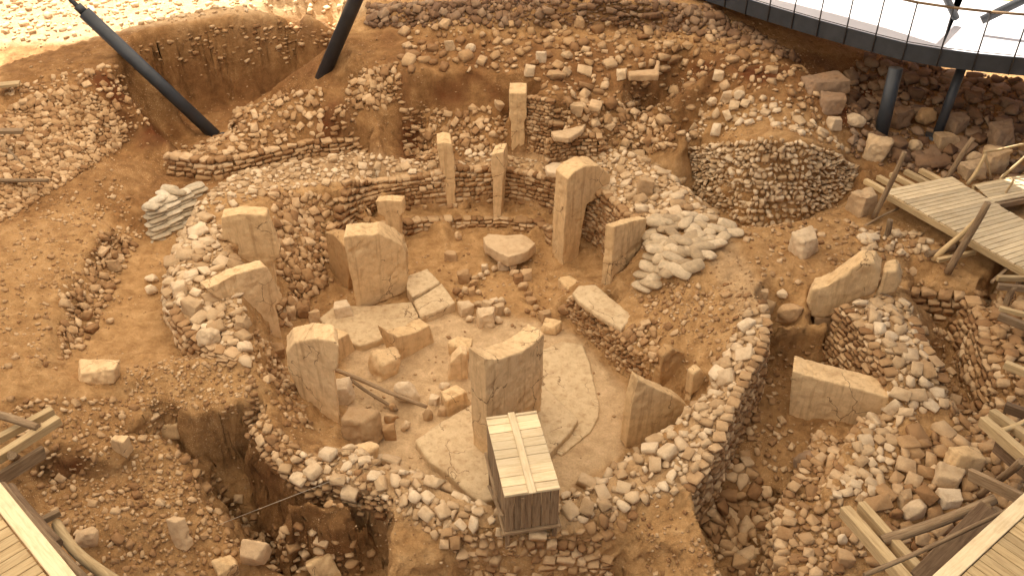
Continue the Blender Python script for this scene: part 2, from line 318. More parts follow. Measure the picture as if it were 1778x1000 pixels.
# soften the facets of the survey, then roughen
def blur(a, k):
    for _ in range(k):
        p = np.pad(a, 1, mode='edge'); a = (p[:-2, 1:-1] + p[2:, 1:-1] + p[1:-1, :-2] + p[1:-1, 2:] + 2 * a) / 6
    return a
GZ = blur(GZ, 2)
flat = np.stack([GX.ravel(), GY.ravel(), GZ.ravel()], 1)
def polymask(px, py, poly):
    inside = np.zeros(px.shape, bool); n = len(poly)
    for i in range(n):
        x1, y1 = poly[i]; x2, y2 = poly[(i + 1) % n]
        if y1 == y2: continue
        c = ((y1 > py) != (y2 > py)) & (px < (x2 - x1) * (py - y1) / (y2 - y1) + x1); inside ^= c
    return inside
PX, PY = proj(GX, GY, GZ)
def soft(polys, k=6):
    m = np.zeros(GX.shape)
    for p in polys: m = np.maximum(m, polymask(PX, PY, p).astype(float))
    return blur(m, k)
smooth_floor = soft([[(600,560),(760,540),(960,560),(1000,580),(1090,680),(1080,790),(960,870),(850,880),(720,840),(640,780),(600,700)]], 10)
rough = 1 - .75 * smooth_floor
gy_, gx_ = np.gradient(GZ); slope = np.hypot(gy_ / (GY * ST), gx_ / (GY * du)); steep = np.clip((slope - .5) / 1.2, 0, 1)
n1 = fbm(flat, .9, 4, 3).reshape(GX.shape); n2 = fbm(flat, 4.5, 4, 9, .6).reshape(GX.shape)
n3 = np.abs(fbm(flat + 7, 6.5, 3, 41, .55)).reshape(GX.shape)
GZ = GZ + rough * (n1 * .05 + n2 * (.034 + .03 * steep) - n3 * .045)
# eroded vertical banks: push faces in and out
ox = fbm(flat + 50, 2.2, 4, 21, .6).reshape(GX.shape); oy = fbm(flat + 90, 2.2, 4, 31, .6).reshape(GX.shape)
VX = GX + ox * .10 * steep; VY = GY + oy * .10 * steep
PX, PY = proj(GX, GY, GZ)

def sample_z(x, y):
    r = np.interp(y, rows, np.arange(NR)); c = (x / y - UU[0]) / du
    r0 = int(min(max(r, 0), NR - 2)); c0 = int(min(max(c, 0), NU - 2)); fr = r - r0; fc = c - c0
    return (GZ[r0, c0] * (1 - fr) * (1 - fc) + GZ[r0 + 1, c0] * fr * (1 - fc) + GZ[r0, c0 + 1] * (1 - fr) * fc + GZ[r0 + 1, c0 + 1] * fr * fc)
def G(px, py):                                    # the ground seen at a photo pixel
    u, dy, dz = ray(px, py); c = int(round((u / dy - UU[0]) / du)); c = min(max(c, 0), NU - 1)
    zr = CAMH + dz / dy * rows; k = np.argmax(GZ[:, c] >= zr)
    if k == 0: k = NR - 1
    a = GZ[k - 1, c] - zr[k - 1]; b = GZ[k, c] - zr[k]; f = a / (a - b) if a != b else 0
    y = rows[k - 1] + f * (rows[k] - rows[k - 1])
    return WY(px, py, y)
def normal_at(x, y, e=.12):
    zx = (sample_z(x + e, y) - sample_z(x - e, y)) / (2 * e); zy = (sample_z(x, y + e) - sample_z(x, y - e)) / (2 * e)
    return Vector((-zx, -zy, 1)).normalized()
# plan distance hidden behind the visible surface, per vertex
sl = (GZ - CAMH) / GY; run = np.maximum.accumulate(sl, 0); vis = sl >= run - 1e-9
lastv = np.maximum.accumulate(np.where(vis, GY, 0), 0); HID = GY - lastv

def mesh_obj(name, verts, faces, m=None, parent=None, smooth=False):
    me = bpy.data.meshes.new(name); me.from_pydata([tuple(v) for v in verts], [], [tuple(f) for f in faces]); me.update()
    if m: me.materials.append(MATS[m] if isinstance(m, str) else m)
    if smooth: me.polygons.foreach_set('use_smooth', [True] * len(me.polygons))
    o = bpy.data.objects.new(name, me); COL.objects.link(o)
    if parent: o.parent = parent
    return o
def arr_mesh(name, V, F, smooth=False):           # numpy verts, (n,3|4) faces
    me = bpy.data.meshes.new(name); k = F.shape[1]
    me.vertices.add(len(V)); me.vertices.foreach_set('co', V.astype(np.float32).ravel())
    me.loops.add(F.size); me.loops.foreach_set('vertex_index', F.astype(np.int32).ravel())
    me.polygons.add(len(F)); me.polygons.foreach_set('loop_start', np.arange(0, F.size, k, dtype=np.int32))
    me.update(calc_edges=True)
    if smooth: me.polygons.foreach_set('use_smooth', np.ones(len(F), bool))
    return me
def tag(o, label=None, cat=None, group=None, kind=None):
    if label: o['label'] = label
    if cat: o['category'] = cat
    if group: o['group'] = group
    if kind: o['kind'] = kind
    elif cat and 'kind' not in o: o['kind'] = 'thing'
    return o

def build_ground():
    V = np.stack([VX.ravel(), VY.ravel(), GZ.ravel()], 1)
    i = np.arange(NR * NU).reshape(NR, NU)
    F = np.stack([i[:-1, :-1], i[:-1, 1:], i[1:, 1:], i[1:, :-1]], -1).reshape(-1, 4)
    me = arr_mesh('ground', V, F, True); me.materials.append(MATS['soil'])
    def at(name, a):
        t = me.attributes.new(name, 'FLOAT', 'POINT'); t.data.foreach_set('value', np.clip(a, 0, 1).astype(np.float32).ravel())
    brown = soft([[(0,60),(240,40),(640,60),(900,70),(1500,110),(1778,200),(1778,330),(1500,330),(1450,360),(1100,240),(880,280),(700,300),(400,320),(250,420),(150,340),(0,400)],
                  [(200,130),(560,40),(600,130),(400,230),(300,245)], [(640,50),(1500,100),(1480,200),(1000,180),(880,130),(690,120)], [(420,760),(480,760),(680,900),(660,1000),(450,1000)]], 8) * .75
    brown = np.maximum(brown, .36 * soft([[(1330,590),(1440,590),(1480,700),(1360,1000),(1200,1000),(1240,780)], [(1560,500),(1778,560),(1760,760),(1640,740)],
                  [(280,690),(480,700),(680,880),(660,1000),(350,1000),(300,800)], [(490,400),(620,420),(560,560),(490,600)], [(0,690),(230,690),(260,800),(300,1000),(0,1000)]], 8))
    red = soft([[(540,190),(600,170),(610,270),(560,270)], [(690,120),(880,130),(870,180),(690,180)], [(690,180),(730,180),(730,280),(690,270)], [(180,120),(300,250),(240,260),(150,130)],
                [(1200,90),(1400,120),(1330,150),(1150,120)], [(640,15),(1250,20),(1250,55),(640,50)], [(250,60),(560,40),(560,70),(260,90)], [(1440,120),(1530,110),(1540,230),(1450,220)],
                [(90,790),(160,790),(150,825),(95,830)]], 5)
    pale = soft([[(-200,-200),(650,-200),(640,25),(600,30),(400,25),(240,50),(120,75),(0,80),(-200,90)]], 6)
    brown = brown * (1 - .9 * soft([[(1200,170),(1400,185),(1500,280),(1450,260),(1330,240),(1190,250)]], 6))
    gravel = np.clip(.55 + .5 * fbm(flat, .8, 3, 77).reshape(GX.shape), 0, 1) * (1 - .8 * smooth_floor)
    at('brown', brown); red = np.maximum(red * .95, .4 * soft([[(640,40),(1250,50),(1480,110),(1480,200),(1330,150),(1200,180),(1000,160),(880,130),(690,120)], [(250,60),(590,40),(590,130),(400,225),(300,245)], [(420,800),(470,790),(520,930),(660,935),(650,1000),(460,990)]], 8)); red = red * np.clip(.62 + 1.1 * fbm(flat + 31, 1.1, 4, 87).reshape(GX.shape), .12, 1); at('red', red); at('pale', np.maximum(np.maximum(pale * .55, .62 * smooth_floor), .34 * soft([[(345,345),(400,420),(430,600),(440,632),(325,600),(288,500),(310,430)], [(345,345),(440,290),(620,264),(740,285),(880,270),(1045,260),(1000,320),(740,305),(560,320)], [(534,786),(740,824),(870,880),(960,872),(1125,768),(1200,842),(980,918),(740,905),(520,835)], [(1045,258),(1160,298),(1250,380),(1335,520),(1330,600),(1200,842),(1150,800),(1290,570),(1200,400),(1090,370)], [(1467,530),(1562,510),(1640,690),(1552,660)]], 6))); at('gravel', gravel)  # pit polygon's red also puts the undercut's shade into the soil colour
    o = bpy.data.objects.new('ground', me); COL.objects.link(o); tag(o, 'tan and red-brown excavated earth of the dig', None, None, 'structure')
build_ground()

# ------------------------------------------------------------------ the shelter roof that shades the dig (above the frame)
def build_canopy():
    m, n, l, p = mat('membrane')
    tr = n.new('ShaderNodeBsdfTranslucent'); tr.inputs[0].default_value = (0.81, 0.745, 0.645, 1)
    df = n.new('ShaderNodeBsdfDiffuse'); df.inputs[0].default_value = (0.8, 0.76, 0.7, 1)
    ms = n.new('ShaderNodeMixShader'); ms.inputs[0].default_value = 0.35
    l.new(tr.outputs[0], ms.inputs[1]); l.new(df.outputs[0], ms.inputs[2]); l.new(ms.outputs[0], n['Material Output'].inputs[0])
    V, F = [], []; NA, NK = 64, 10; cx, cy, rx, ry = -4.5, 16.7, 16.5, 18.7
    for k in range(NK + 1):
        r = k / NK
        for a in range(NA):
            th = 2 * math.pi * a / NA
            ryy = ry if math.sin(th) > 0 else 32.0
            V.append((cx + (rx if math.cos(th) > 0 else 19.0) * r * math.cos(th), cy + ryy * r * math.sin(th), 19.5 - 6.5 * r ** 2 + .35 * math.cos(8 * th) * r * r))
    for k in range(NK):
        for a in range(NA):
            b = (a + 1) % NA; q = (k * NA + a, k * NA + b, (k + 1) * NA + b, (k + 1) * NA + a)
            F.append(q)
    o = mesh_obj('shelter_roof', V, F, 'membrane', None, True)
    tag(o, 'pale tensile membrane roof stretched over the whole dig', 'roof')
build_canopy()

# ------------------------------------------------------------------ stones: shared shapes, walls of stones, scattered stones
def hull_variant(kind, seed):
    r = random.Random(seed); pts = []
    def cut(v, cuts):
        for n_, d_ in cuts:
            e_ = v.dot(n_) - d_
            if e_ > 0: v = v - n_ * e_
        return v
    if kind == 'cobble':
        cuts = [(Vector((r.gauss(0, 1), r.gauss(0, 1), r.gauss(0, 1))).normalized(), r.uniform(.55, .85)) for _ in range(5)]
        for i in range(22):
            z = 1 - 2 * (i + .5) / 22; a = i * 2.39996 + r.uniform(-.5, .5); q = math.sqrt(1 - z * z)
            v = Vector((q * math.cos(a), q * math.sin(a), z)); k = (abs(v.x) ** 4 + abs(v.y) ** 4 + abs(v.z) ** 4) ** (-1 / 4)
            pts.append(cut(v * k * r.uniform(.82, 1.0), cuts))
    elif kind == 'block':
        for sx in (-1, 1):
            for sy in (-1, 1):
                for sz in (-1, 1):
                    c = Vector((sx * r.uniform(.7, 1), sy * r.uniform(.75, 1), sz * r.uniform(.7, 1)))
                    for ax in range(3):
                        d = c.copy(); d[ax] *= r.uniform(.62, .86); pts.append(d)
    elif kind == 'rock':
        cuts = [(Vector((r.gauss(0, 1), r.gauss(0, 1), r.gauss(0, .6) + .3)).normalized(), r.uniform(.75, 1.05)) for _ in range(3)]
        for sx in (-1, 1):
            for sy in (-1, 1):
                for sz in (-1, 1):
                    c = cut(Vector((sx * r.uniform(.66, 1), sy * r.uniform(.62, 1), sz * r.uniform(.7, 1))), cuts)
                    for ax in range(3):
                        d = c.copy(); d[ax] *= r.uniform(.82, .94); pts.append(d)
    else:
        for i in range(12):
            v = Vector((r.gauss(0, 1), r.gauss(0, 1), r.gauss(0, 1))).normalized(); k = max(abs(v.x), abs(v.y), abs(v.z))
            pts.append(v * r.uniform(.75, 1.0) * (1 + .3 * (1 / k - 1)))
    bm = bmesh.new()
    for q in pts: bm.verts.new(q)
    ret = bmesh.ops.convex_hull(bm, input=list(bm.verts))
    bmesh.ops.delete(bm, geom=[v for v in bm.verts if not v.link_faces], context='VERTS')
    bmesh.ops.triangulate(bm, faces=bm.faces); bmesh.ops.recalc_face_normals(bm, faces=bm.faces)
    bm.verts.index_update()
    V = np.array([v.co[:] for v in bm.verts]); F = np.array([[v.index for v in f.verts] for f in bm.faces]); bm.free()
    return V, F
VAR = {'cobble': [hull_variant('cobble', 100 + i) for i in range(10)], 'block': [hull_variant('block', 200 + i) for i in range(10)], 'shard': [hull_variant('shard', 300 + i) for i in range(10)], 'rock': [hull_variant('rock', 400 + i) for i in range(10)]}
VMESH = {}
def variant_mesh(kind, i, m):
    k = (kind, i, m)
    if k not in VMESH:
        V, F = VAR[kind][i]; me = arr_mesh('stone', V, F); me.materials.append(MATS[m]); VMESH[k] = me
    return VMESH[k]
HASH = {}; CELL = .4
def near(p, r, k):
    cx, cy, cz = int(p[0] // CELL), int(p[1] // CELL), int(p[2] // CELL)
    for a in (cx - 1, cx, cx + 1):
        for b in (cy - 1, cy, cy + 1):
            for c in (cz - 1, cz, cz + 1):
                for q in HASH.get((a, b, c), ()):
                    d = (p[0] - q[0]) ** 2 + (p[1] - q[1]) ** 2 + (p[2] - q[2]) ** 2
                    if d < (k * (r + q[3])) ** 2: return True
    return False
def occupy(p, r): HASH.setdefault((int(p[0] // CELL), int(p[1] // CELL), int(p[2] // CELL)), []).append((p[0], p[1], p[2], r))

AREA = (GY * ST) * (GY * du) * np.sqrt(1 + slope ** 2)
def scatter(polys, n, r0, r1, kinds=('cobble',), pw=2.0, k=.80, hid=1.2, sink=.25, m='stone', flatz=.62, tries=5, size_fn=None):
    r0 *= .80; r1 *= .90; n = int(n * 1.55); kinds = tuple(kinds) + ('shard', 'block')
    msk = np.zeros(GX.shape, bool)
    for p in polys: msk |= polymask(PX, PY, p)
    msk &= HID < hid
    idx = np.flatnonzero(msk)
    if len(idx) == 0: return []
    w = AREA.ravel()[idx]; w = w / w.sum()
    N = n * tries
    pick = rng.choice(idx, N, p=w); rad = r0 * (1 - rng.random(N) * (1 - (r0 / r1) ** pw)) ** (-1 / pw); rad = np.sort(np.minimum(rad, r1))[::-1]
    # thin to n with the largest first
    sel = np.sort(rng.choice(N, min(N, int(n * tries)), replace=False)); out = []
    jx = rng.uniform(-.5, .5, N); jy = rng.uniform(-.5, .5, N)
    order = sel
    frac = np.linspace(0, 1, len(order))
    for c_, i in enumerate(order):
        if len(out) >= n: break
        g = pick[i]; r = float(rad[c_ * 1 % N]); rr, cc = divmod(int(g), NU)
        y = GY[rr, cc] * (1 + jy[i] * ST); x = y * (UU[cc] + jx[i] * du); z = sample_z(x, y)
        if near((x, y, z), r * .85, k): continue
        occupy((x, y, z), r * .85)
        nrm = normal_at(x, y, .1)
        L_ = r * random.uniform(1.0, 1.35); B_ = r * random.uniform(.75, 1.0); H_ = r * random.uniform(.75, 1.15) * flatz
        if nrm.z < .5:
            hn = Vector((nrm.x, nrm.y, 0)).normalized(); up = (Vector((0, 0, 1)) + .25 * hn).normalized(); tx = up.cross(hn).normalized()
            M = Matrix((tx, hn, tx.cross(hn) if False else up)).transposed()
            M = M @ Matrix.Rotation(random.uniform(-.3, .3), 3, 'Y') @ Matrix.Rotation(random.uniform(-.35, .35), 3, 'Z')
            pos = Vector((x, y, z)) + hn * (B_ * (.5 - sink)); sc = (L_, B_, max(H_, .6 * r))
        else:
            q = nrm.to_track_quat('Z', 'X').to_matrix()
            M = q @ Matrix.Rotation(random.uniform(0, 6.283), 3, 'Z') @ Matrix.Rotation(random.uniform(-.35, .35), 3, 'X')
            pos = Vector((x, y, z)) + nrm * H_ * (1 - 2 * sink) ; sc = (L_, B_, H_)
        kd = random.choice(kinds)
        out.append((pos, M, sc, kd, random.randrange(10), m))
    return out
def coursed(name, rowh=.13, lmin=.14, lmax=.34, out_=.05, depth=.13, m='stone', irregular=.25, hmin=0.0, hmax=1.0, kinds=('block',)):
    b, t = FACES[name]; rowh *= .9; lmin *= .88; lmax *= .88
    def res(ps, n):
        d = [0]
        for a, c in zip(ps, ps[1:]): d.append(d[-1] + (Vector((c.x, c.y, 0)) - Vector((a.x, a.y, 0))).length)
        tt = np.linspace(0, d[-1], n); return np.stack([np.interp(tt, d, [getattr(p, k) for p in ps]) for k in 'xyz'], 1), d[-1]
    NB = 60; B, lb = res(b, NB); T, lt = res(t, NB); Ln = max(lb, lt)
    # which way the face looks: from the top line out to the base line, else towards the camera
    outv = (B - T)[:, :2].mean(0)
    H = (T - B)[:, 2]; nr = max(1, int(round(H.mean() / rowh))); st = []
    hs = [hmin]
    while hs[-1] < hmax - .3 / nr: hs.append(hs[-1] + random.uniform(.75, 1.3) / nr)
    for h0, h1 in zip(hs, hs[1:]):
        s = random.uniform(-.2, 0)
        while s < Ln:
            ln = random.uniform(lmin, lmax) * (1 if random.random() > .12 else 1.5); c = (s + ln / 2) / Ln
            if 0 <= c <= 1:
                f = c * (NB - 1); i = min(int(f), NB - 2); f -= i
                pb = B[i] * (1 - f) + B[i + 1] * f; pt = T[i] * (1 - f) + T[i + 1] * f; hh = (pt - pb)[2]
                h = (h0 + h1) / 2 + random.uniform(-.1, .1) * (irregular if irregular < 1 else 2.2 * irregular) / nr; p = pb + (pt - pb) * h
                tg = (B[i + 1] - B[i]) * (1 - h) + (T[i + 1] - T[i]) * h; tx = Vector((tg[0], tg[1], 0)).normalized()
                n_ = Vector((tx.y, -tx.x, 0))
                ov = Vector((outv[0], outv[1], 0))
                if n_.dot(ov) < 0: n_ = -n_
                M = Matrix((tx, n_, Vector((0, 0, 1)))).transposed()
                j = irregular
                M = M @ Matrix.Rotation(random.uniform(-.3, .3) * j, 3, 'Y') @ Matrix.Rotation(random.uniform(-.5, .5) * j, 3, 'Z') @ Matrix.Rotation(random.uniform(-.4, .4) * j, 3, 'X')
                sc = (ln / 2 * .97, depth * random.uniform(.8, 1.1), max(.03, abs(hh) * (h1 - h0) / 2 * random.uniform(.88, 1.02)))
                pos = Vector(p) + n_ * (out_ + random.uniform(-.025, .03)) - n_ * depth * .55
                st.append((pos, M, sc, random.choice(kinds), random.randrange(10), m)); occupy(tuple(pos), min(ln / 2, .14))
            s += ln
    return st
def screen_size(s):
    p = s[0]; d = p.y * CP + (CAMH - p.z) * SP; return FPX * 2 * max(s[2][0], s[2][2]) / d
def in_view(s):
    a, b = proj(s[0].x, s[0].y, s[0].z); return -10 < a < 1788 and -10 < b < 1010
def joined(name, stones, parent=None):
    Vs, Fs, Ts, o0 = [], [], [], 0; m = stones[0][5]
    for pos, M, sc, kd, i, _ in stones:
        V, F = VAR[kd][i]; A = np.array(M) * np.array(sc)[None, :]
        Vs.append(V @ A.T + np.array(pos)); Fs.append(F + o0); Ts.append(np.full(len(V), random.random())); o0 += len(V)
    me = arr_mesh(name, np.concatenate(Vs), np.concatenate(Fs)); me.materials.append(MATS[m])
    t = me.attributes.new('tone', 'FLOAT', 'POINT'); t.data.foreach_set('value', np.concatenate(Ts).astype(np.float32))
    o = bpy.data.objects.new(name, me); COL.objects.link(o); o.parent = parent; o['kind'] = 'stuff'; return o
def one(name, s, parent=None):
    pos, M, sc, kd, i, m = s
    o = bpy.data.objects.new(name, variant_mesh(kd, i, m)); COL.objects.link(o)
    o.matrix_basis = Matrix.Translation(pos) @ (M @ Matrix.Diagonal(sc)).to_4x4(); o.parent = parent; return o
def empty(name, loc, label, cat, group=None):
    e = bpy.data.objects.new(name, None); COL.objects.link(e); e.empty_display_size = .2; tag(e, label, cat, group); e.location = loc; return e
WALLBASE = []
def wall(stones, label, limit=300, minpx=9.0, name='stone_wall', cat='wall', part='stone', rest='rubble'):
    e = empty(name, (0, 0, 0), label, cat); e['kind'] = 'thing'
    sz = [(screen_size(s) if in_view(s) else 0, i) for i, s in enumerate(stones)]; sz.sort(reverse=True)
    top = [i for z, i in sz[:limit] if z >= minpx]; ts = set(top)
    base = Vector((0, 0, 0))
    for i in top: base += stones[i][0] / max(1, len(top))
    if top: base.z = min(stones[i][0].z for i in top)
    e.location = base
    for i in top:
        s = stones[i]; one(part, (s[0] - base,) + s[1:], e)
    by = {}
    for i, s in enumerate(stones):
        if i not in ts: by.setdefault(s[5], []).append((s[0] - base,) + s[1:])
    for m, lst in by.items(): joined(rest, lst, e)
    return e
ORD = ['leftmost', 'second from left', 'third from left', 'fourth from left', 'fifth from left', 'sixth from left', 'seventh from left', 'eighth from left', 'ninth from left', 'tenth from left', 'eleventh from left', 'twelfth from left']
def loose(stones, label, group, limit=300, minpx=11.0, rest_label=None):
    limit = min(limit, 12)
    sz = [(screen_size(s) if in_view(s) else 0, i) for i, s in enumerate(stones)]; sz.sort(reverse=True)
    top = [i for z, i in sz[:limit] if z >= minpx]; ts = set(top)
    top.sort(key=lambda i: proj(*stones[i][0])[0])
    for k, i in enumerate(top): tag(one('stone', stones[i]), (ORD[k] + ' large ' + label.replace('small ', '').replace('large ', '')) if len(top) > 1 else 'largest ' + label, 'stone', group)
    by = {}
    for i, s in enumerate(stones):
        if i not in ts: by.setdefault(s[5], []).append(s)
    for m, lst in by.items(): tag(joined('rubble', lst), rest_label or ('small ' + label), 'rubble')

# ------------------------------------------------------------------ worked stone: pillars, slabs, blocks
def roughen(o, voxel=.04, amp=.012, smooth=2, seed=0, low=.02, chip=.0):
    md = o.modifiers.new('r', 'REMESH'); md.mode = 'VOXEL'; md.voxel_size = voxel
    if smooth:
        sm = o.modifiers.new('s', 'SMOOTH'); sm.factor = .5; sm.iterations = smooth
    dg = bpy.context.evaluated_depsgraph_get(); dg.update(); ev = o.evaluated_get(dg)
    me = bpy.data.meshes.new_from_object(ev); o.modifiers.clear(); old = o.data; o.data = me; me.name = o.name; bpy.data.meshes.remove(old)
    n = len(me.vertices); co = np.empty(n * 3, np.float32); me.vertices.foreach_get('co', co); co = co.reshape(-1, 3).astype(float)
    no = np.empty(n * 3, np.float32); me.vertices.foreach_get('normal', no); no = no.reshape(-1, 3)
    d = low * fbm(co + seed * 3.7, 1.7, 3, seed) + amp * fbm(co + seed * 1.3, 8, 4, seed + 5, .6)
    if chip: d = d - chip * np.clip(fbm(co + seed * 9.1, 2.6, 4, seed + 9, .6) - .35, 0, 1)
    co = co + no * d[:, None]; me.vertices.foreach_set('co', co.astype(np.float32).ravel()); me.update()
    me.polygons.foreach_set('use_smooth', np.ones(len(me.polygons), bool))
    return o
def prism(name, front, e, m):
    n = len(front); V = [tuple(p) for p in front] + [tuple(p + e) for p in front]
    c = sum(front, Vector()) / n
    nf = Vector()
    for i in range(n): nf += (front[i] - c).cross(front[(i + 1) % n] - c)
    fr = list(range(n)); bk = list(range(2 * n - 1, n - 1, -1))
    F = [fr, bk] + [(i, i + n, (i + 1) % n + n, (i + 1) % n) for i in range(n)]
    if nf.dot(e) > 0: F = [tuple(reversed(f)) for f in F]
    return mesh_obj(name, V, F, m)
def settle(o):                                    # origin to the thing's base
    me = o.data; n = len(me.vertices); co = np.empty(n * 3, np.float32); me.vertices.foreach_get('co', co); co = co.reshape(-1, 3)
    b = np.array([co[:, 0].mean(), co[:, 1].mean(), co[:, 2].min()], np.float32); me.vertices.foreach_set('co', (co - b).ravel()); me.update(); o.location = b.tolist()
def claim(pts, r=.25):
    for p in pts: occupy((p.x, p.y, sample_z(p.x, max(p.y, 3))), r)
def standing(label, a, b, outline, e=None, corner=None, thick=.4, voxel=.035, name='pillar', cat='pillar', m='pillar_stone', seed=1, z0=0.0, sink=.12, amp=.006, low=.008, group=None, chip=.035):
    A, B = W(*a, z0), W(*b, z0)
    if corner is not None: e = W(*corner, z0) - A; e.z = 0
    if e is None:
        n = Vector((B.y - A.y, -(B.x - A.x), 0)).normalized()
        if n.y < 0: n = -n
        e = n * thick
    pts = [vplane(A, B, *q) for q in outline]
    lo = min(p.z for p in pts)
    pts = [p if p.z > lo + .12 else Vector((p.x, p.y, p.z - sink)) for p in pts]
    o = prism(name, pts, e, m); roughen(o, voxel * .8, amp, 1, seed, low, chip); settle(o); tag(o, label, cat, group)
    for k in range(5):
        q = A.lerp(B, k / 4); claim([q, q + e * .5, q + e], .2)
    return o
def slab(label, outline, z, thick, name='slab', cat='slab', m='pillar_stone', seed=1, voxel=.035, tilt=(0, 0), amp=.006, low=.006, group=None, chip=.03):
    pts = [W(px, py, z) for px, py in outline]; c = sum(pts, Vector()) / len(pts)
    pts = [Vector((p.x, p.y, z + tilt[0] * (p.x - c.x) + tilt[1] * (p.y - c.y))) for p in pts]
    o = prism(name, pts, Vector((0, 0, -thick)), m); roughen(o, voxel, amp, 2, seed, low, chip); settle(o); tag(o, label, cat, group)
    for p in pts: claim([p, p.lerp(c, .5), c], .22)
    return o
def boulder(label, px, py, wpx, hpx, kind='cobble', seed=0, m='stone_pale', deep=.8, yaw=None, name='boulder', cat='boulder', tilt=.15, group=None, lift=0.0):
    g = G(px, py); d = g.y * CP + (CAMH - g.z) * SP; s = FPX / d
    w = wpx / s; h = hpx / s / (.55 + .45 * CP)
    r = random.Random(seed + 500)
    V, F = VAR['rock' if kind == 'block' or seed % 3 == 0 else kind][seed % 10]
    sc = np.array([w / 2 * 1.02, w / 2 * deep, h * .52]); yw = r.uniform(-.5, .5) if yaw is None else yaw
    M = np.array((Matrix.Rotation(yw, 3, 'Z') @ Matrix.Rotation(r.uniform(-tilt, tilt), 3, 'X') @ Matrix.Rotation(r.uniform(-tilt, tilt), 3, 'Y')))
    P = (V * sc) @ M.T; P[:, 2] -= P[:, 2].min() + h * .12
    o = mesh_obj(name, P, F.tolist(), m)
    roughen(o, max(.018, min(w, h) / 18), min(w, h) * .02, 1, seed, min(w, h) * .03, min(w, h) * .10)
    o.location = (g.x, g.y + .25 * w * deep, min(g.z, sample_z(g.x, g.y + .25 * w * deep)) + lift); tag(o, label, cat, group)
    occupy((g.x, g.y + .25 * w * deep, g.z), w * .5); return o

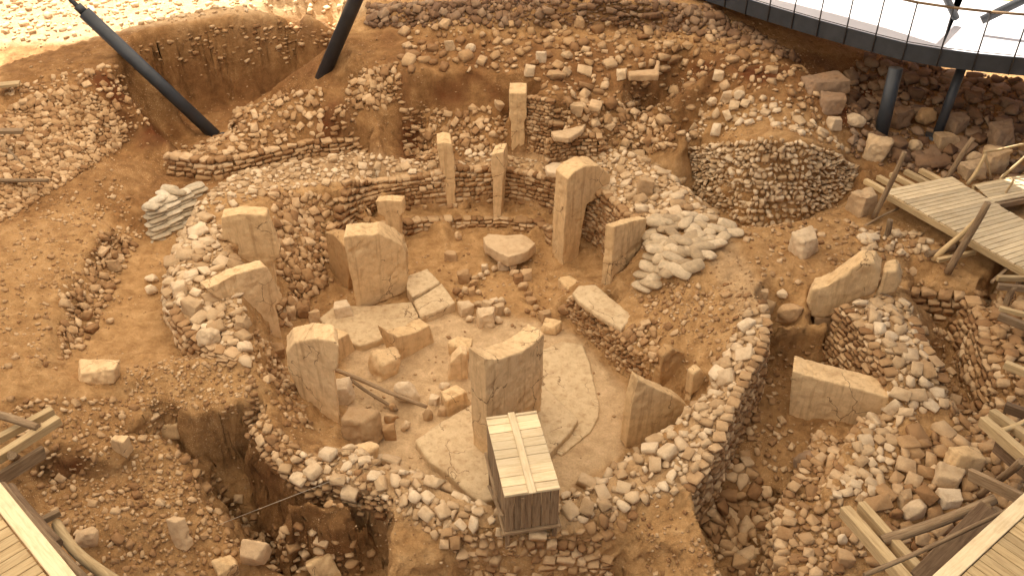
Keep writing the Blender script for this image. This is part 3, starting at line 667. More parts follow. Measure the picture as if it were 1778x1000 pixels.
def build_pillars():
    S_ = standing
    S_('tall central pillar with broken sloping top standing behind the wooden crate', (848,793), (940,712), [(848,793),(940,712),(943,640),(946,578),(925,598),(905,611),(870,623),(841,622),(846,720)], corner=(821,771), seed=3, z0=.2, chip=.04)
    S_('broad cracked central pillar with a notched sloping top, rear left of the floor', (620,536), (707,500), [(620,536),(707,500),(706,450),(700,427),(676,414),(655,405),(645,409),(625,408),(596,412),(606,470)], e=Vector((-.03, .62, 0)), seed=5, z0=.12, chip=.05)
    S_('thin grey-brown slab leaning behind the broad cracked pillar', (574,472), (603,499), [(574,472),(603,499),(606,450),(604,434),(578,406),(564,404)], e=Vector((.26, .2, 0)), seed=6, z0=.1, name='stone_slab', cat='slab', m='slab_brown')
    S_('small T-shaped pillar standing just behind the cracked central pillar', (671,416), (694,418), [(671,416),(694,418),(694,378),(700,371),(698,349),(675,347),(651,350),(656,371),(668,378)], thick=.32, seed=7, z0=.3)
    S_('squarish T-headed pillar, upper one of the two in the left wall', (425,545), (495,540), [(428,545),(484,540),(473,462),(485,441),(471,400),(462,374),(420,371),(384,377),(385,415),(413,427),(413,470)], thick=.4, seed=8, z0=.1)
    S_('T-shaped pillar with slanting head pointing left, lower one in the left wall', (452,607), (492,588), [(452,607),(491,588),(478,530),(494,521),(463,461),(409,476),(358,502),(372,514),(420,545),(438,592)], thick=.34, seed=9, z0=.2)
    S_('thick pillar with chipped rounded top beside the two leaning poles', (538,716), (590,738), [(540,716),(591,738),(580,646),(587,638),(589,602),(580,592),(545,588),(510,596),(497,612),(501,645),(524,692)], e=Vector((-.12, .55, 0)), seed=10, z0=.25)
    S_('large T pillar with overhanging head at the right rear of the floor', (977,462), (1003,448), [(977,462),(1003,448),(1012,392),(1019,356),(1040,342),(1058,330),(1060,304),(1040,288),(1018,288),(998,298),(985,312),(983,352),(979,400)], corner=(958,442), seed=11, z0=.02)
    S_('upright squared pillar standing on the pale platform slab', (1059,499), (1092,478), [(1059,499),(1066,480),(1086,466),(1107,452),(1120,412),(1124,379),(1098,384),(1067,394),(1063,440)], corner=(1044,494), seed=12, z0=.85, sink=.05)
    S_('wedge-shaped slab pillar leaning at the right front of the floor', (1086,778), (1182,752), [(1086,778),(1182,760),(1194,738),(1196,706),(1178,692),(1125,668),(1108,658),(1098,695)], thick=.3, seed=13, z0=.02)
    S_('wide upright stone block in the corridor right of the ring', (1370,721), (1490,748), [(1370,721),(1490,750),(1543,752),(1543,690),(1475,671),(1428,660),(1376,644)], thick=.55, seed=14, z0=.4, name='stone_block', cat='block')
    S_('slender pillar with a peaked top, left one of the rear pair', (778,362), (791,362), [(778,362),(792,362),(790,285),(784,250),(771,247),(759,250),(763,285),(770,306)], e=Vector((-.08, .75, 0)), seed=15, z0=.4, voxel=.03)
    S_('thin square-topped pillar, right one of the rear pair', (857,386), (869,386), [(857,386),(869,386),(873,315),(876,300),(874,264),(853,268),(852,300),(855,312)], e=Vector((.1, .6, 0)), seed=16, z0=.05, voxel=.03)
    S_('tallest rear pillar with pale flat top set in a stone shaft', (889,268), (911,268), [(889,268),(911,268),(911,213),(915,206),(914,162),(884,162),(884,206),(887,213)], e=Vector((0.02, .8, 0)), seed=17, z0=1.5, voxel=.03)
    # fallen pillar on the right wall
    A, B = W(1404,548,1.35), W(1560,512,2.0)
    def fall(name, ol, e, seed, par=None, m='pillar_stone'):
        pts = [vplane(A, B, *q) for q in ol]; o = prism(name, pts, e, m); roughen(o, .035, .008, 9, seed, .03, .03); return o
    root = empty('fallen_pillar', (0, 0, 0), 'bone-shaped fallen pillar lying across the right-hand wall, cracked in two', 'pillar')
    q1 = fall('pillar_head', [(1400,528),(1409,551),(1446,553),(1474,527),(1518,513),(1526,490),(1530,474),(1518,457),(1494,456),(1467,476),(1436,497),(1409,503)], Vector((.2, .5, .05)), 21)
    q2 = fall('pillar_end', [(1521,514),(1555,511),(1566,492),(1556,471),(1534,472),(1530,490)], Vector((.2, .45, .02)), 22)
    A2, B2 = W(1412,602,.45), W(1432,600,.45)
    pts = [vplane(A2, B2, *q) for q in [(1412,604),(1432,602),(1444,552),(1414,550)]]
    q3 = prism('shaft', pts, Vector((.1, .5, 0)), 'stone'); roughen(q3, .035, .008, 2, 23, .02)
    for q in (q1, q2, q3): q.parent = root
    claim([A.lerp(B, k / 6) for k in range(7)], .3)

def build_slabs():
    slab('broad flat pedestal slab under the central pillar', [(720,764),(760,735),(822,698),(945,668),(1005,727),(990,750),(954,787),(905,830),(858,866),(834,871),(806,850),(775,820),(745,800)], .2, .34, 'pedestal', 'pedestal', m='plaster', seed=31, chip=.02)
    slab('pale plaster floor sheet with a cracked curved edge right of the pedestal', [(935,610),(975,592),(1012,597),(1024,628),(1032,664),(1041,702),(1039,724),(1026,748),(1004,766),(975,790),(930,760)], .045, .12, 'plaster_sheet', 'plaster', 'plaster', seed=43, chip=.0, low=.004, amp=.004, voxel=.03)
    slab('pale cracked paving slab with a sharp right corner', [(717,522),(767,491),(791,524),(757,540),(730,549)], .24, .36, m='plaster', seed=32, chip=.01)
    slab('long worn paving slab left of the sharp-cornered one', [(553,552),(580,530),(640,530),(714,523),(728,549),(700,568),(656,590),(625,600),(590,588)], .2, .34, m='plaster', seed=33, chip=.03)
    slab('broken slab fragment beside the cracked central pillar', [(706,478),(742,466),(764,489),(716,516),(705,500)], .3, .3, m='plaster', seed=34, chip=.05)
    slab('pale flat slab capping the stone platform on the right', [(993,508),(1004,495),(1034,493),(1060,515),(1100,548),(1079,571),(1036,545),(1005,522)], .97, .16, m='plaster', seed=35, chip=.01)
    slab('narrow stone beam lying left of the platform slab', [(968,481),(990,477),(1014,494),(996,514)], .3, .34, 'stone_beam', 'slab', seed=36)
    slab('large smooth diamond-shaped boulder slab at the rear of the floor', [(838,409),(848,402),(880,405),(906,402),(931,421),(918,436),(904,444),(882,450),(860,438),(843,425)], .5, .34, 'boulder', 'boulder', 'stone_pale', seed=37, tilt=(0, -.1), low=.03)
    slab('tilted flat slab on the short rear wall', [(956,226),(985,222),(1018,212),(1012,226),(988,243),(962,238)], 2.75, .18, seed=38, m='stone_pale', tilt=(0.05, -.1))
    standing('broad slab half buried upright in the inner right bank', (1140,692), (1196,668), [(1140,692),(1196,672),(1199,628),(1188,612),(1168,606),(1152,618),(1146,650)], thick=.22, seed=39, z0=.25, name='stone_slab', cat='slab', m='slab_brown', chip=.08)
    standing('narrow slab standing beside the half-buried broad slab', (1198,702), (1222,690), [(1198,702),(1222,690),(1226,655),(1217,640),(1204,650)], thick=.2, seed=40, z0=.5, name='stone_slab', cat='slab', m='pillar_stone', chip=.06)
    slab('long flat stone on the rear ring wall', [(946,287),(960,281),(1000,284),(1003,295),(985,301),(950,298)], 1.95, .2, seed=41, m='stone_pale')
    slab('broken lintel stone high on the rear slope', [(1090,123),(1136,120),(1140,103),(1146,106),(1144,130),(1092,131)], 3.7, .2, seed=42, m='stone')

def build_blocks():
    S_ = standing
    S_('large pale block with hollowed top on the left half of the floor', (695,627), (756,592), [(695,627),(756,592),(746,564),(722,577),(690,585),(673,576),(684,605)], thick=.42, seed=51, z0=0, name='stone_block', cat='block', chip=.03)
    S_('sharp-edged block right of the thick chipped pillar', (590,628), (618,605), [(590,628),(618,605),(606,578),(586,590),(583,610)], thick=.4, seed=52, z0=.05, name='stone_block', cat='block')
    S_('pointed slab fragment propped left of the central pillar', (776,660), (812,658), [(776,660),(812,660),(812,615),(800,612),(782,630)], thick=.3, seed=53, z0=0, name='stone_block', cat='block')
    b = boulder
    b('faceted block tipped on its corner beside the hollowed block', 668, 655, 58, 52, 'block', 1, tilt=.5, yaw=.6, name='stone_block', cat='block', m='pillar_stone')
    b('squared block between the thick pillar and the leaning poles', 597, 700, 36, 48, 'block', 2, yaw=.2, name='stone_block', cat='block')
    b('big rough boulder at the left foot of the front wall', 628, 768, 66, 60, 'cobble', 3)
    b('angular block under the big rough boulder by the front wall', 640, 795, 44, 44, 'block', 4, yaw=.7, m='pillar_stone', name='stone_block', cat='block')
    b('rounded boulder beneath the upper leaning pole', 705, 700, 54, 44, 'cobble', 5)
    b('flat block at the lower end of the poles', 785, 712, 56, 40, 'block', 6, yaw=.6, m='pillar_stone', name='stone_block', cat='block')
    b('curved stone on the flat block near the poles', 771, 686, 24, 22, 'cobble', 7, lift=.12)
    b('pyramid-shaped stone left of the pedestal slab', 703, 748, 26, 28, 'shard', 8)
    b('dark rounded stone left of the pyramid-shaped stone', 677, 764, 26, 30, 'cobble', 9, m='stone')
    b('upright stone at the very end of the poles', 744, 730, 18, 26, 'cobble', 10)
    b('small pale stone wedged at the pole end', 752, 702, 22, 18, 'block', 11)
    b('small stone between the pole end and the pedestal', 768, 722, 18, 18, 'block', 12, m='stone')
    b('brown stone under the lower pole', 677, 736, 24, 26, 'cobble', 13, m='stone')
    b('long brown stone across the lower pole', 684, 715, 18, 24, 'cobble', 14, m='stone')
    b('boulder half hidden behind the central pillar on its left', 798, 625, 52, 40, 'cobble', 15, m='pillar_stone')
    b('grey flat stone lying on the worn paving slab', 594, 556, 36, 24, 'block', 16, deep=1, tilt=.1, lift=.14)
    b('stone at the foot of the lower left T pillar', 482, 622, 34, 24, 'block', 17, m='stone')
    b('brown stone in the row left of the paving slabs', 506, 556, 22, 26, 'cobble', 18, m='stone'); b('middle brown stone in the row left of the paving slabs', 528, 552, 24, 26, 'cobble', 19, m='stone'); b('right brown stone in the row left of the paving slabs', 545, 560, 20, 24, 'block', 20, m='stone')
    # the little stone rings at the rear of the floor
    k = 60
    for lab, lst, mm in (('stone of the curved row below the diamond-shaped boulder', [(872,468,24,18),(858,472,16,12),(846,478,14,12),(835,484,14,12),(824,490,16,14),(842,470,14,11)], 'stone_pale'),
                         ('stone of the small heap right of the cracked central pillar', [(806,492,24,22),(822,500,22,20),(792,512,18,16),(808,510,16,14),(820,514,18,16),(832,512,14,12),(800,518,12,12),(812,486,18,14)], 'stone'),
                         ('stone of the straight row running down from the diamond-shaped boulder', [(893,480,20,16),(900,492,22,16),(913,486,24,20),(908,504,20,14),(918,516,18,14),(924,528,24,14),(890,470,16,14),(930,540,14,12),(916,545,14,12),(926,550,12,10),(885,460,16,14),(912,472,14,12)], 'stone'),
                         ('stone of the cluster on the floor behind the central pillar', [(808,548,34,26),(830,536,20,14),(846,538,24,18),(858,530,20,16),(868,545,22,18),(880,548,18,16),(872,528,20,16),(816,560,18,14),(866,562,18,14)], 'stone_pale')):
        for j, (px, py, w, h) in enumerate(sorted(lst)):
            k += 1; b(ORD[j] + ' ' + lab, px, py, w, h, 'block' if k % 3 == 0 else 'cobble', k, m=mm, name='stone', cat='stone', group=lab.replace('stone of', 'stones of'))
    b('largest grey angular stone in the cluster behind the central pillar', 842, 568, 40, 38, 'block', 91, tilt=.4, m='stone_pale')
    b('flat pale stone at the right of the floor below the stone beam', 955, 580, 36, 20, 'block', 92, m='pillar_stone', name='stone_block', cat='block', tilt=.05)
    b('pale cobble behind the flat pale stone', 948, 558, 24, 18, 'cobble', 93); b('rounded boulder at the corner of the platform facing', 985, 548, 34, 26, 'cobble', 94, m='stone')
    b('pair-left rounded stone by the rear bench', 795, 418, 18, 18, 'cobble', 95, m='stone'); b('oval stone on the floor left of the diamond-shaped boulder', 783, 452, 26, 16, 'cobble', 96, m='stone')
    # outside the ring
    b('long pale flat-topped block on the earth spur at left', 165, 664, 84, 36, 'block', 101, deep=.55, yaw=.08, name='stone_block', cat='block', tilt=.04, m='pillar_stone')
    b('squared white block alone on the flat earth at right', 1399, 444, 54, 42, 'block', 102, yaw=.5, name='stone_block', cat='block', tilt=.08)
    b('large brown boulder left of the fallen pillar', 1372, 560, 52, 46, 'cobble', 103, m='stone'); b('pale stone on top of the wall end left of the fallen pillar', 1360, 520, 26, 20, 'cobble', 104)
    b('round pale stone on the ring wall rim facing the corridor', 1324, 520, 20, 20, 'cobble', 105); b('second round pale stone on the rim, nearer the front', 1325, 545, 20, 18, 'cobble', 106)
    b('dark rounded boulder in the corridor below the wide block', 1402, 800, 40, 50, 'cobble', 107, m='stone_dark', deep=1.0)
    b('big yellowish boulder at the edge of the lower-right heap', 1645, 850, 54, 36, 'cobble', 108); b('largest pale boulder in the lower-right heap', 1588, 905, 46, 38, 'cobble', 109)
    b('wide flat boulder right of the lower-right heap', 1670, 820, 56, 44, 'block', 110, m='pillar_stone'); b('long flat stone in front of the yellowish boulder', 1648, 880, 46, 24, 'block', 111)
    b('pale cobble above the scaffold beam', 1572, 880, 30, 30, 'block', 112); b('reddish cobble half under the scaffold beam', 1556, 900, 26, 28, 'cobble', 113, m='stone')
    b('large brown stone beside the scaffold foot', 1470, 985, 36, 36, 'block', 114, m='stone'); b('round stone by the left end of the scaffold beam', 1462, 945, 24, 22, 'cobble', 115)
    b('pale boulder at the bottom edge left of centre', 556, 1005, 56, 56, 'block', 116, tilt=.35, yaw=.7, m='pillar_stone'); b('pale slab end poking up at the bottom edge', 392, 1004, 50, 36, 'block', 117, tilt=.3, yaw=.5, m='pillar_stone')
    b('small white stone at the bottom edge right of centre', 1055, 1003, 20, 16, 'cobble', 118)
    b('tan boulder in the rubble slope near the corner deck', 152, 950, 46, 36, 'cobble', 119, m='stone'); b('flat slab set on edge above the left pit', 212, 788, 32, 40, 'block', 120, m='pillar_stone', tilt=.25); b('squared block jutting over the left pit', 297, 758, 46, 42, 'block', 121, m='pillar_stone', tilt=.1)
    b('brown slab lying in the mouth of the left pit', 440, 985, 56, 40, 'block', 122, m='stone', tilt=.4); b('tall flat stone on the slope by the left pit', 316, 945, 30, 56, 'block', 123, m='stone', tilt=.3)
    b('flat stone pair on the left corridor floor, upper one', 265, 490, 28, 14, 'cobble', 124, tilt=.05); b('flat stone pair on the left corridor floor, lower one', 262, 512, 26, 20, 'cobble', 125, tilt=.05)
    b('pale angular stone above the left corridor', 199, 470, 24, 22, 'block', 126); b('white stone by the left corridor edge', 190, 562, 18, 12, 'cobble', 127); b('tan boulder at the foot of the left slope', 150, 556, 26, 20, 'cobble', 128, m='stone')
    b('large pale boulder on the ring wall above the left corridor', 335, 545, 38, 26, 'cobble', 129); b('big rounded boulder at the outer corner of the left ring wall', 362, 600, 44, 34, 'cobble', 130); b('wide pale stone on the left ring wall', 310, 515, 30, 28, 'block', 131)
    b('round boulder on the inner rim of the left ring wall', 420, 575, 28, 26, 'cobble', 132)
    b('pointed boulder left of the tallest rear pillar', 864, 193, 30, 22, 'shard', 133); b('round stone near the top of the thin rear pillar', 858, 240, 20, 16, 'cobble', 134)
    b('pale wedge stone above the tilted rear slab', 1000, 200, 30, 22, 'shard', 135); b('yellow boulder at the left on the rear slope', 782, 88, 20, 18, 'block', 136); b('yellow boulder next along on the rear slope', 816, 92, 22, 18, 'cobble', 137)
    b('round pale boulder behind the tallest rear pillar', 920, 132, 22, 18, 'cobble', 138); b('yellow boulder high up under the dark bank', 1060, 48, 24, 18, 'cobble', 139); b('brown boulder left of the high yellow boulder', 1005, 50, 24, 24, 'cobble', 140, m='stone')
    b('pale boulder right of the broken lintel', 1078, 138, 22, 20, 'block', 141); b('pale boulder on the rear slope below the lintel row', 985, 105, 24, 16, 'cobble', 142); b('tan boulder on the rear slope above the pillar', 940, 108, 22, 18, 'block', 143)
    for i, (px, py, w, h, l) in enumerate([(1120,340,30,34,'tall pale boulder on the right ring wall crest above the sandbags'),(1520,278,52,44,'big cream boulder in front of the steel column'),(1486,222,40,24,'yellow boulder at the foot of the dark ledge'),(1450,226,30,20,'pale flat boulder left of the yellow one by the ledge'),
                                           (1608,220,46,40,'grey-brown boulder between the steel columns'),(1560,225,44,34,'dark boulder right of the first steel column'),(1640,255,50,24,'long flat boulder behind the timber posts'),(1725,300,52,50,'big orange boulder behind the timber railing'),
                                           (1690,285,30,24,'pale round boulder among the timber posts'),(1690,310,46,24,'brown boulder just behind the timber deck'),(1590,262,28,20,'tan stone at the foot of the first steel column'),(1660,230,46,30,'dark boulder below the second steel column'),(1740,255,50,40,'blackish boulder by the right edge under the walkway'),
                                           (1500,372,52,40,'pale block supporting the log post of the timber walkway'),(1236,186,24,22,'cream boulder on the mound top at left'),(1262,180,26,20,'second cream boulder on the mound top'),(1282,176,24,22,'third cream boulder on the mound top'),(1248,140,26,18,'cream boulder higher up behind the mound')]):
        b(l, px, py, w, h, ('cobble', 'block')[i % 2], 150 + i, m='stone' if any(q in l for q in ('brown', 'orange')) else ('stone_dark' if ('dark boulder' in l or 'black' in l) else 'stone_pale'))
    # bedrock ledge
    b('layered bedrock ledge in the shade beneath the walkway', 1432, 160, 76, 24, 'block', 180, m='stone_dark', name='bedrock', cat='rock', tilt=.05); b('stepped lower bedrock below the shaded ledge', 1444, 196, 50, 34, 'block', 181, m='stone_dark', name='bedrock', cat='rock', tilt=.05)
build_pillars(); build_slabs(); build_blocks()

# ------------------------------------------------------------------ timber
def build_wood(name, dark, mid, light, rough=.85):
    m, n, l, p = mat(name); tc = n.new('ShaderNodeTexCoord'); mp = n.new('ShaderNodeMapping'); mp.inputs['Scale'].default_value = (1.2, 14, 14)
    l.new(tc.outputs['Object'], mp.inputs[0]); oi = n.new('ShaderNodeObjectInfo')
    va = n.new('ShaderNodeVectorMath'); va.operation = 'ADD'; l.new(mp.outputs[0], va.inputs[0])
    sc = n.new('ShaderNodeVectorMath'); sc.operation = 'SCALE'; sc.inputs[0].default_value = (37, 51, 23); l.new(oi.outputs['Random'], sc.inputs['Scale']); l.new(sc.outputs[0], va.inputs[1])
    g = noise(n, l, va.outputs[0], 2.2, 6, .65, .6); blot = noise(n, l, geo_pos(n), 2.5, 4, .6)
    c = ramp(n, l, g, [(.28, dark), (.5, mid), (.75, light)])
    tone = ramp(n, l, oi.outputs['Random'], [(0, (.72, .70, .68)), (1, (1.08, 1.05, 1.0))])
    c = mix(n, l, 1.0, c, tone, 'MULTIPLY')
    c = mix(n, l, math_(n, l, 'MULTIPLY', ramp(n, l, blot, [(.5, (0, 0, 0)), (.75, (1, 1, 1))]), .35), c, (.36, .24, .13))
    l.new(c, p.inputs['Base Color']); p.inputs['Roughness'].default_value = rough; p.inputs['Specular IOR Level'].default_value = .25
    bump(n, l, p, g, .35, .01)
build_wood('wood_light', (.40, .27, .13), (.58, .42, .22), (.70, .54, .31))
build_wood('wood_deck', (.63, .475, .27), (.76, .605, .375), (.84, .70, .475))
build_wood('wood_grey', (.16, .10, .055), (.29, .195, .11), (.42, .31, .19))
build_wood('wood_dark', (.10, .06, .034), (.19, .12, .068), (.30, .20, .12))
def simple(name, col, rough=.5, metal=0.0, var=.15, scale=3):
    m, n, l, p = mat(name); q = noise(n, l, geo_pos(n), scale, 5, .6)
    c = ramp(n, l, q, [(.3, tuple(v * (1 - var) for v in col)), (.7, tuple(min(1, v * (1 + var)) for v in col))])
    l.new(c, p.inputs['Base Color']); p.inputs['Roughness'].default_value = rough; p.inputs['Metallic'].default_value = metal
simple('steel_dark', (.035, .038, .042), .5, .0, .25); simple('steel_rail', (.05, .045, .042), .5); simple('deck_white', (.60, .56, .54), .7, 0, .08, 1.2)
simple('wire', (.45, .36, .25), .6)
def build_bag(name, base):
    m, n, l, p = mat(name); co = geo_pos(n); oi = n.new('ShaderNodeObjectInfo')
    a = noise(n, l, co, 9, 5, .65); c = ramp(n, l, a, [(.3, tuple(v * .68 for v in base)), (.6, base), (.8, tuple(min(.9, v * 1.12) for v in base))])
    c = mix(n, l, 1.0, c, ramp(n, l, oi.outputs['Random'], [(0, (.66, .60, .52)), (.5, (.9, .88, .84)), (1, (1.05, 1.04, 1.02))]), 'MULTIPLY')
    l.new(c, p.inputs['Base Color']); p.inputs['Roughness'].default_value = .9
    w = n.new('ShaderNodeTexWave'); w.inputs['Scale'].default_value = 45; l.new(co, w.inputs['Vector'])
    bump(n, l, p, math_(n, l, 'ADD', math_(n, l, 'MULTIPLY', w.outputs['Fac'], .15), a), .5, .02)
build_bag('bag', (.64, .485, .305)); build_bag('bag_white', (.68, .56, .39))

def frame_m(p, q, roll=0.0):
    x = (q - p).normalized(); up = Vector((0, 0, 1)) if abs(x.z) < .95 else Vector((0, 1, 0)); y = up.cross(x).normalized(); z = x.cross(y)
    M = Matrix((x, y, z)).transposed() @ Matrix.Rotation(roll, 3, 'X'); return Matrix.Translation(p) @ M.to_4x4()
def timber_mesh(ln, w, h, bev=.008, seed=0, warp=.004):
    bm = bmesh.new(); r = random.Random(seed); ns = max(1, min(4, int(ln / .6)))
    rings = []
    for k in range(ns + 1):
        dy, dz = r.uniform(-warp, warp), r.uniform(-warp, warp)
        rings.append([bm.verts.new((ln * k / ns, sy * w / 2 + dy, sz * h / 2 + dz)) for sy, sz in ((-1, -1), (1, -1), (1, 1), (-1, 1))])
    for a, b in zip(rings, rings[1:]):
        for i in range(4): bm.faces.new((a[i], b[i], b[(i + 1) % 4], a[(i + 1) % 4]))
    bm.faces.new(rings[0]); bm.faces.new(tuple(reversed(rings[-1])))
    bmesh.ops.recalc_face_normals(bm, faces=bm.faces)
    if bev: bmesh.ops.bevel(bm, geom=[e for e in bm.edges if e.calc_face_angle(0) > .8], offset=bev, segments=1, affect='EDGES')
    me = bpy.data.meshes.new('timber'); bm.to_mesh(me); bm.free(); return me
TS = [0]
def timber(name, p, q, w, h, m='wood_light', parent=None, label=None, cat=None, group=None, roll=0.0, bev=.008, origin=None):
    TS[0] += 1; me = timber_mesh((q - p).length, w, h, bev, TS[0]); me.name = name; me.materials.append(MATS[m])
    o = bpy.data.objects.new(name, me); COL.objects.link(o)
    if parent is not None: p2 = p - parent.location; q2 = q - parent.location
    else: p2, q2 = p, q
    o.matrix_basis = frame_m(p2, q2, roll)
    if parent is not None: o.parent = parent
    return tag(o, label, cat, group)
def log(name, p, q, r0, r1, m='wood_grey', parent=None, label=None, cat=None, group=None, seg=10, bend=.03):
    TS[0] += 1; r = random.Random(TS[0]); ln = (q - p).length; V, F = [], []; NS = 8
    ph = r.uniform(0, 6); 
    for k in range(NS + 1):
        t = k / NS; rad = r0 + (r1 - r0) * t; cy = bend * math.sin(t * 3.1 + ph) - bend * math.sin(ph) * (1 - t) - bend * math.sin(3.1 + ph) * t; cz = bend * .6 * math.sin(t * 5 + ph) * math.sin(math.pi * t)
        for a in range(seg):
            th = 2 * math.pi * a / seg; rr = rad * (1 + .07 * math.sin(3 * th + ph + k) + r.uniform(-.03, .03))
            V.append((ln * t, cy + rr * math.cos(th), cz + rr * math.sin(th)))
    for k in range(NS):
        for a in range(seg): b = (a + 1) % seg; F.append((k * seg + a, k * seg + b, (k + 1) * seg + b, (k + 1) * seg + a))
    F += [tuple(reversed(range(seg))), tuple(range(NS * seg, NS * seg + seg))]
    o = mesh_obj(name, V, F, m, None, True)
    o.data.polygons[-1].use_smooth = False; o.data.polygons[-2].use_smooth = False
    pl = parent.location if parent is not None else Vector()
    o.matrix_basis = frame_m(p - pl, q - pl)
    if parent is not None: o.parent = parent
    return tag(o, label, cat, group)
def tube(name, p, q, r, m, parent=None, label=None, cat=None, seg=14):
    V, F = [], []; ln = (q - p).length
    for k in (0, 1):
        for a in range(seg): th = 2 * math.pi * a / seg; V.append((ln * k, r * math.cos(th), r * math.sin(th)))
    for a in range(seg): b = (a + 1) % seg; F.append((a, b, seg + b, seg + a))
    F += [tuple(reversed(range(seg))), tuple(range(seg, 2 * seg))]
    o = mesh_obj(name, V, F, m, None, True); o.data.polygons[-1].use_smooth = False; o.data.polygons[-2].use_smooth = False
    pl = parent.location if parent is not None else Vector(); o.matrix_basis = frame_m(p - pl, q - pl)
    if parent is not None: o.parent = parent
    return tag(o, label, cat)
def deck(parent, L0, L1, R0, R1, n, th=.04, m='wood_deck', gap=.10, overhang=.03):
    for i in range(n):
        t = (i + .5) / n; a = L0.lerp(L1, t); b = R0.lerp(R1, t); d = (b - a).normalized() * overhang * random.uniform(.2, 1.6)
        w = ((L1 - L0).cross((b - a).normalized()).length / n) * (1 - gap)
        timber('plank', a - d, b + d + d * .3, w, th, m, parent, roll=random.uniform(-.015, .015), bev=.005)

def build_crate():
    zt, zb = 1.98, 1.02
    bl, br, fr, fl = W(846,725,zt), W(929,711,zt), W(973,845,zt), W(876,863,zt)
    c = (bl + br + fr + fl) / 4
    dl = ((fl - bl) + (fr - br)).normalized(); dw = Vector((-dl.y, dl.x, 0)); 
    if dw.x < 0: dw = -dw
    LN = ((fl - bl).length + (fr - br).length) / 2; WD = ((br - bl).length + (fr - fl).length) / 2
    e = empty('wooden_crate', (c.x, c.y, zb), 'tall wooden crate with plank lid and central batten standing on the front wall', 'crate')
    def P(u, v, z): return Vector((c.x, c.y, 0)) + dl * u * LN / 2 + dw * v * WD / 2 + Vector((0, 0, z))
    lid = timber('lid', P(-.96, 0, zt - .052), P(.96, 0, zt - .052), WD * .96, .014, 'wood_grey', e, bev=0); inv = lid.matrix_basis.inverted(); subs = []
    n = 9
    for i in range(n):
        u = -1 + 2 * (i + .5) / n; timber('lid_plank', P(u, -1.02, zt - .03 + random.uniform(-.006, .006)), P(u, 1.02, zt - .03 + random.uniform(-.006, .006)), LN / n * .97, .028, 'wood_deck', e, roll=random.uniform(-.05, .05), bev=.005)
    timber('batten', P(-1.03, 0.0, zt + .002), P(1.03, .0, zt + .002), .13, .03, 'wood_deck', e)
    for u in (-.965, .965): timber('batten', P(u, -1.02, zt - .006), P(u, -.16, zt - .006), .06, .022, 'wood_deck', e); timber('batten', P(u, .16, zt - .006), P(u, 1.02, zt - .006), .06, .022, 'wood_deck', e)
    for o in list(COL.objects):
        if o.parent is e and o.name.split('.')[0] in ('lid_plank', 'batten'): mb = o.matrix_basis.copy(); o.parent = lid; o.matrix_basis = inv @ mb
    # front, back and side boarding
    k = 6
    for s in (1, -1):
        for i in range(k):
            v = -1 + 2 * (i + .5) / k; timber('side_plank', P(s * .975, v, zb + .03), P(s * .975, v, zt - .06), WD / k * .95, .022, 'wood_grey', e, roll=math.atan2(dw.y, dw.x))
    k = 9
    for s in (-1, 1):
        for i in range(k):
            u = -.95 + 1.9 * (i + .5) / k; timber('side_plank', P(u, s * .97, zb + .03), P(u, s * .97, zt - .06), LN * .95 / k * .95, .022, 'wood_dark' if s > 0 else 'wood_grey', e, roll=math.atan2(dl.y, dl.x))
    for u, v in ((-1, -1), (-1, 1), (1, -1), (1, 1)):
        p = P(u * .93, v * .9, 0); gz = min(zb, max(sample_z(p.x, p.y), 0) - .05)
        timber('leg', Vector((p.x, p.y, gz)), Vector((p.x, p.y, zt - .07)), .08, .08, 'wood_grey', e)
    timber('base_rail', P(1.0, -1.08, zb + .0), P(1.0, 1.08, zb + .0), .05, .06, 'wood_grey', e)
    timber('base_rail', P(-1.02, -1.05, zb), P(1.04, -1.05, zb), .05, .06, 'wood_grey', e); timber('base_rail', P(-1.02, 1.05, zb), P(1.04, 1.05, zb), .05, .06, 'wood_grey', e)
    timber('cleat', P(1.01, -.35, zb + .1), P(1.01, -.35, zt - .1), .07, .02, 'wood_grey', e, roll=math.atan2(dw.y, dw.x))
    timber('brace', P(-.5, -1.12, zb - .35), P(.98, -1.12, zt - .5), .06, .025, 'wood_grey', e)

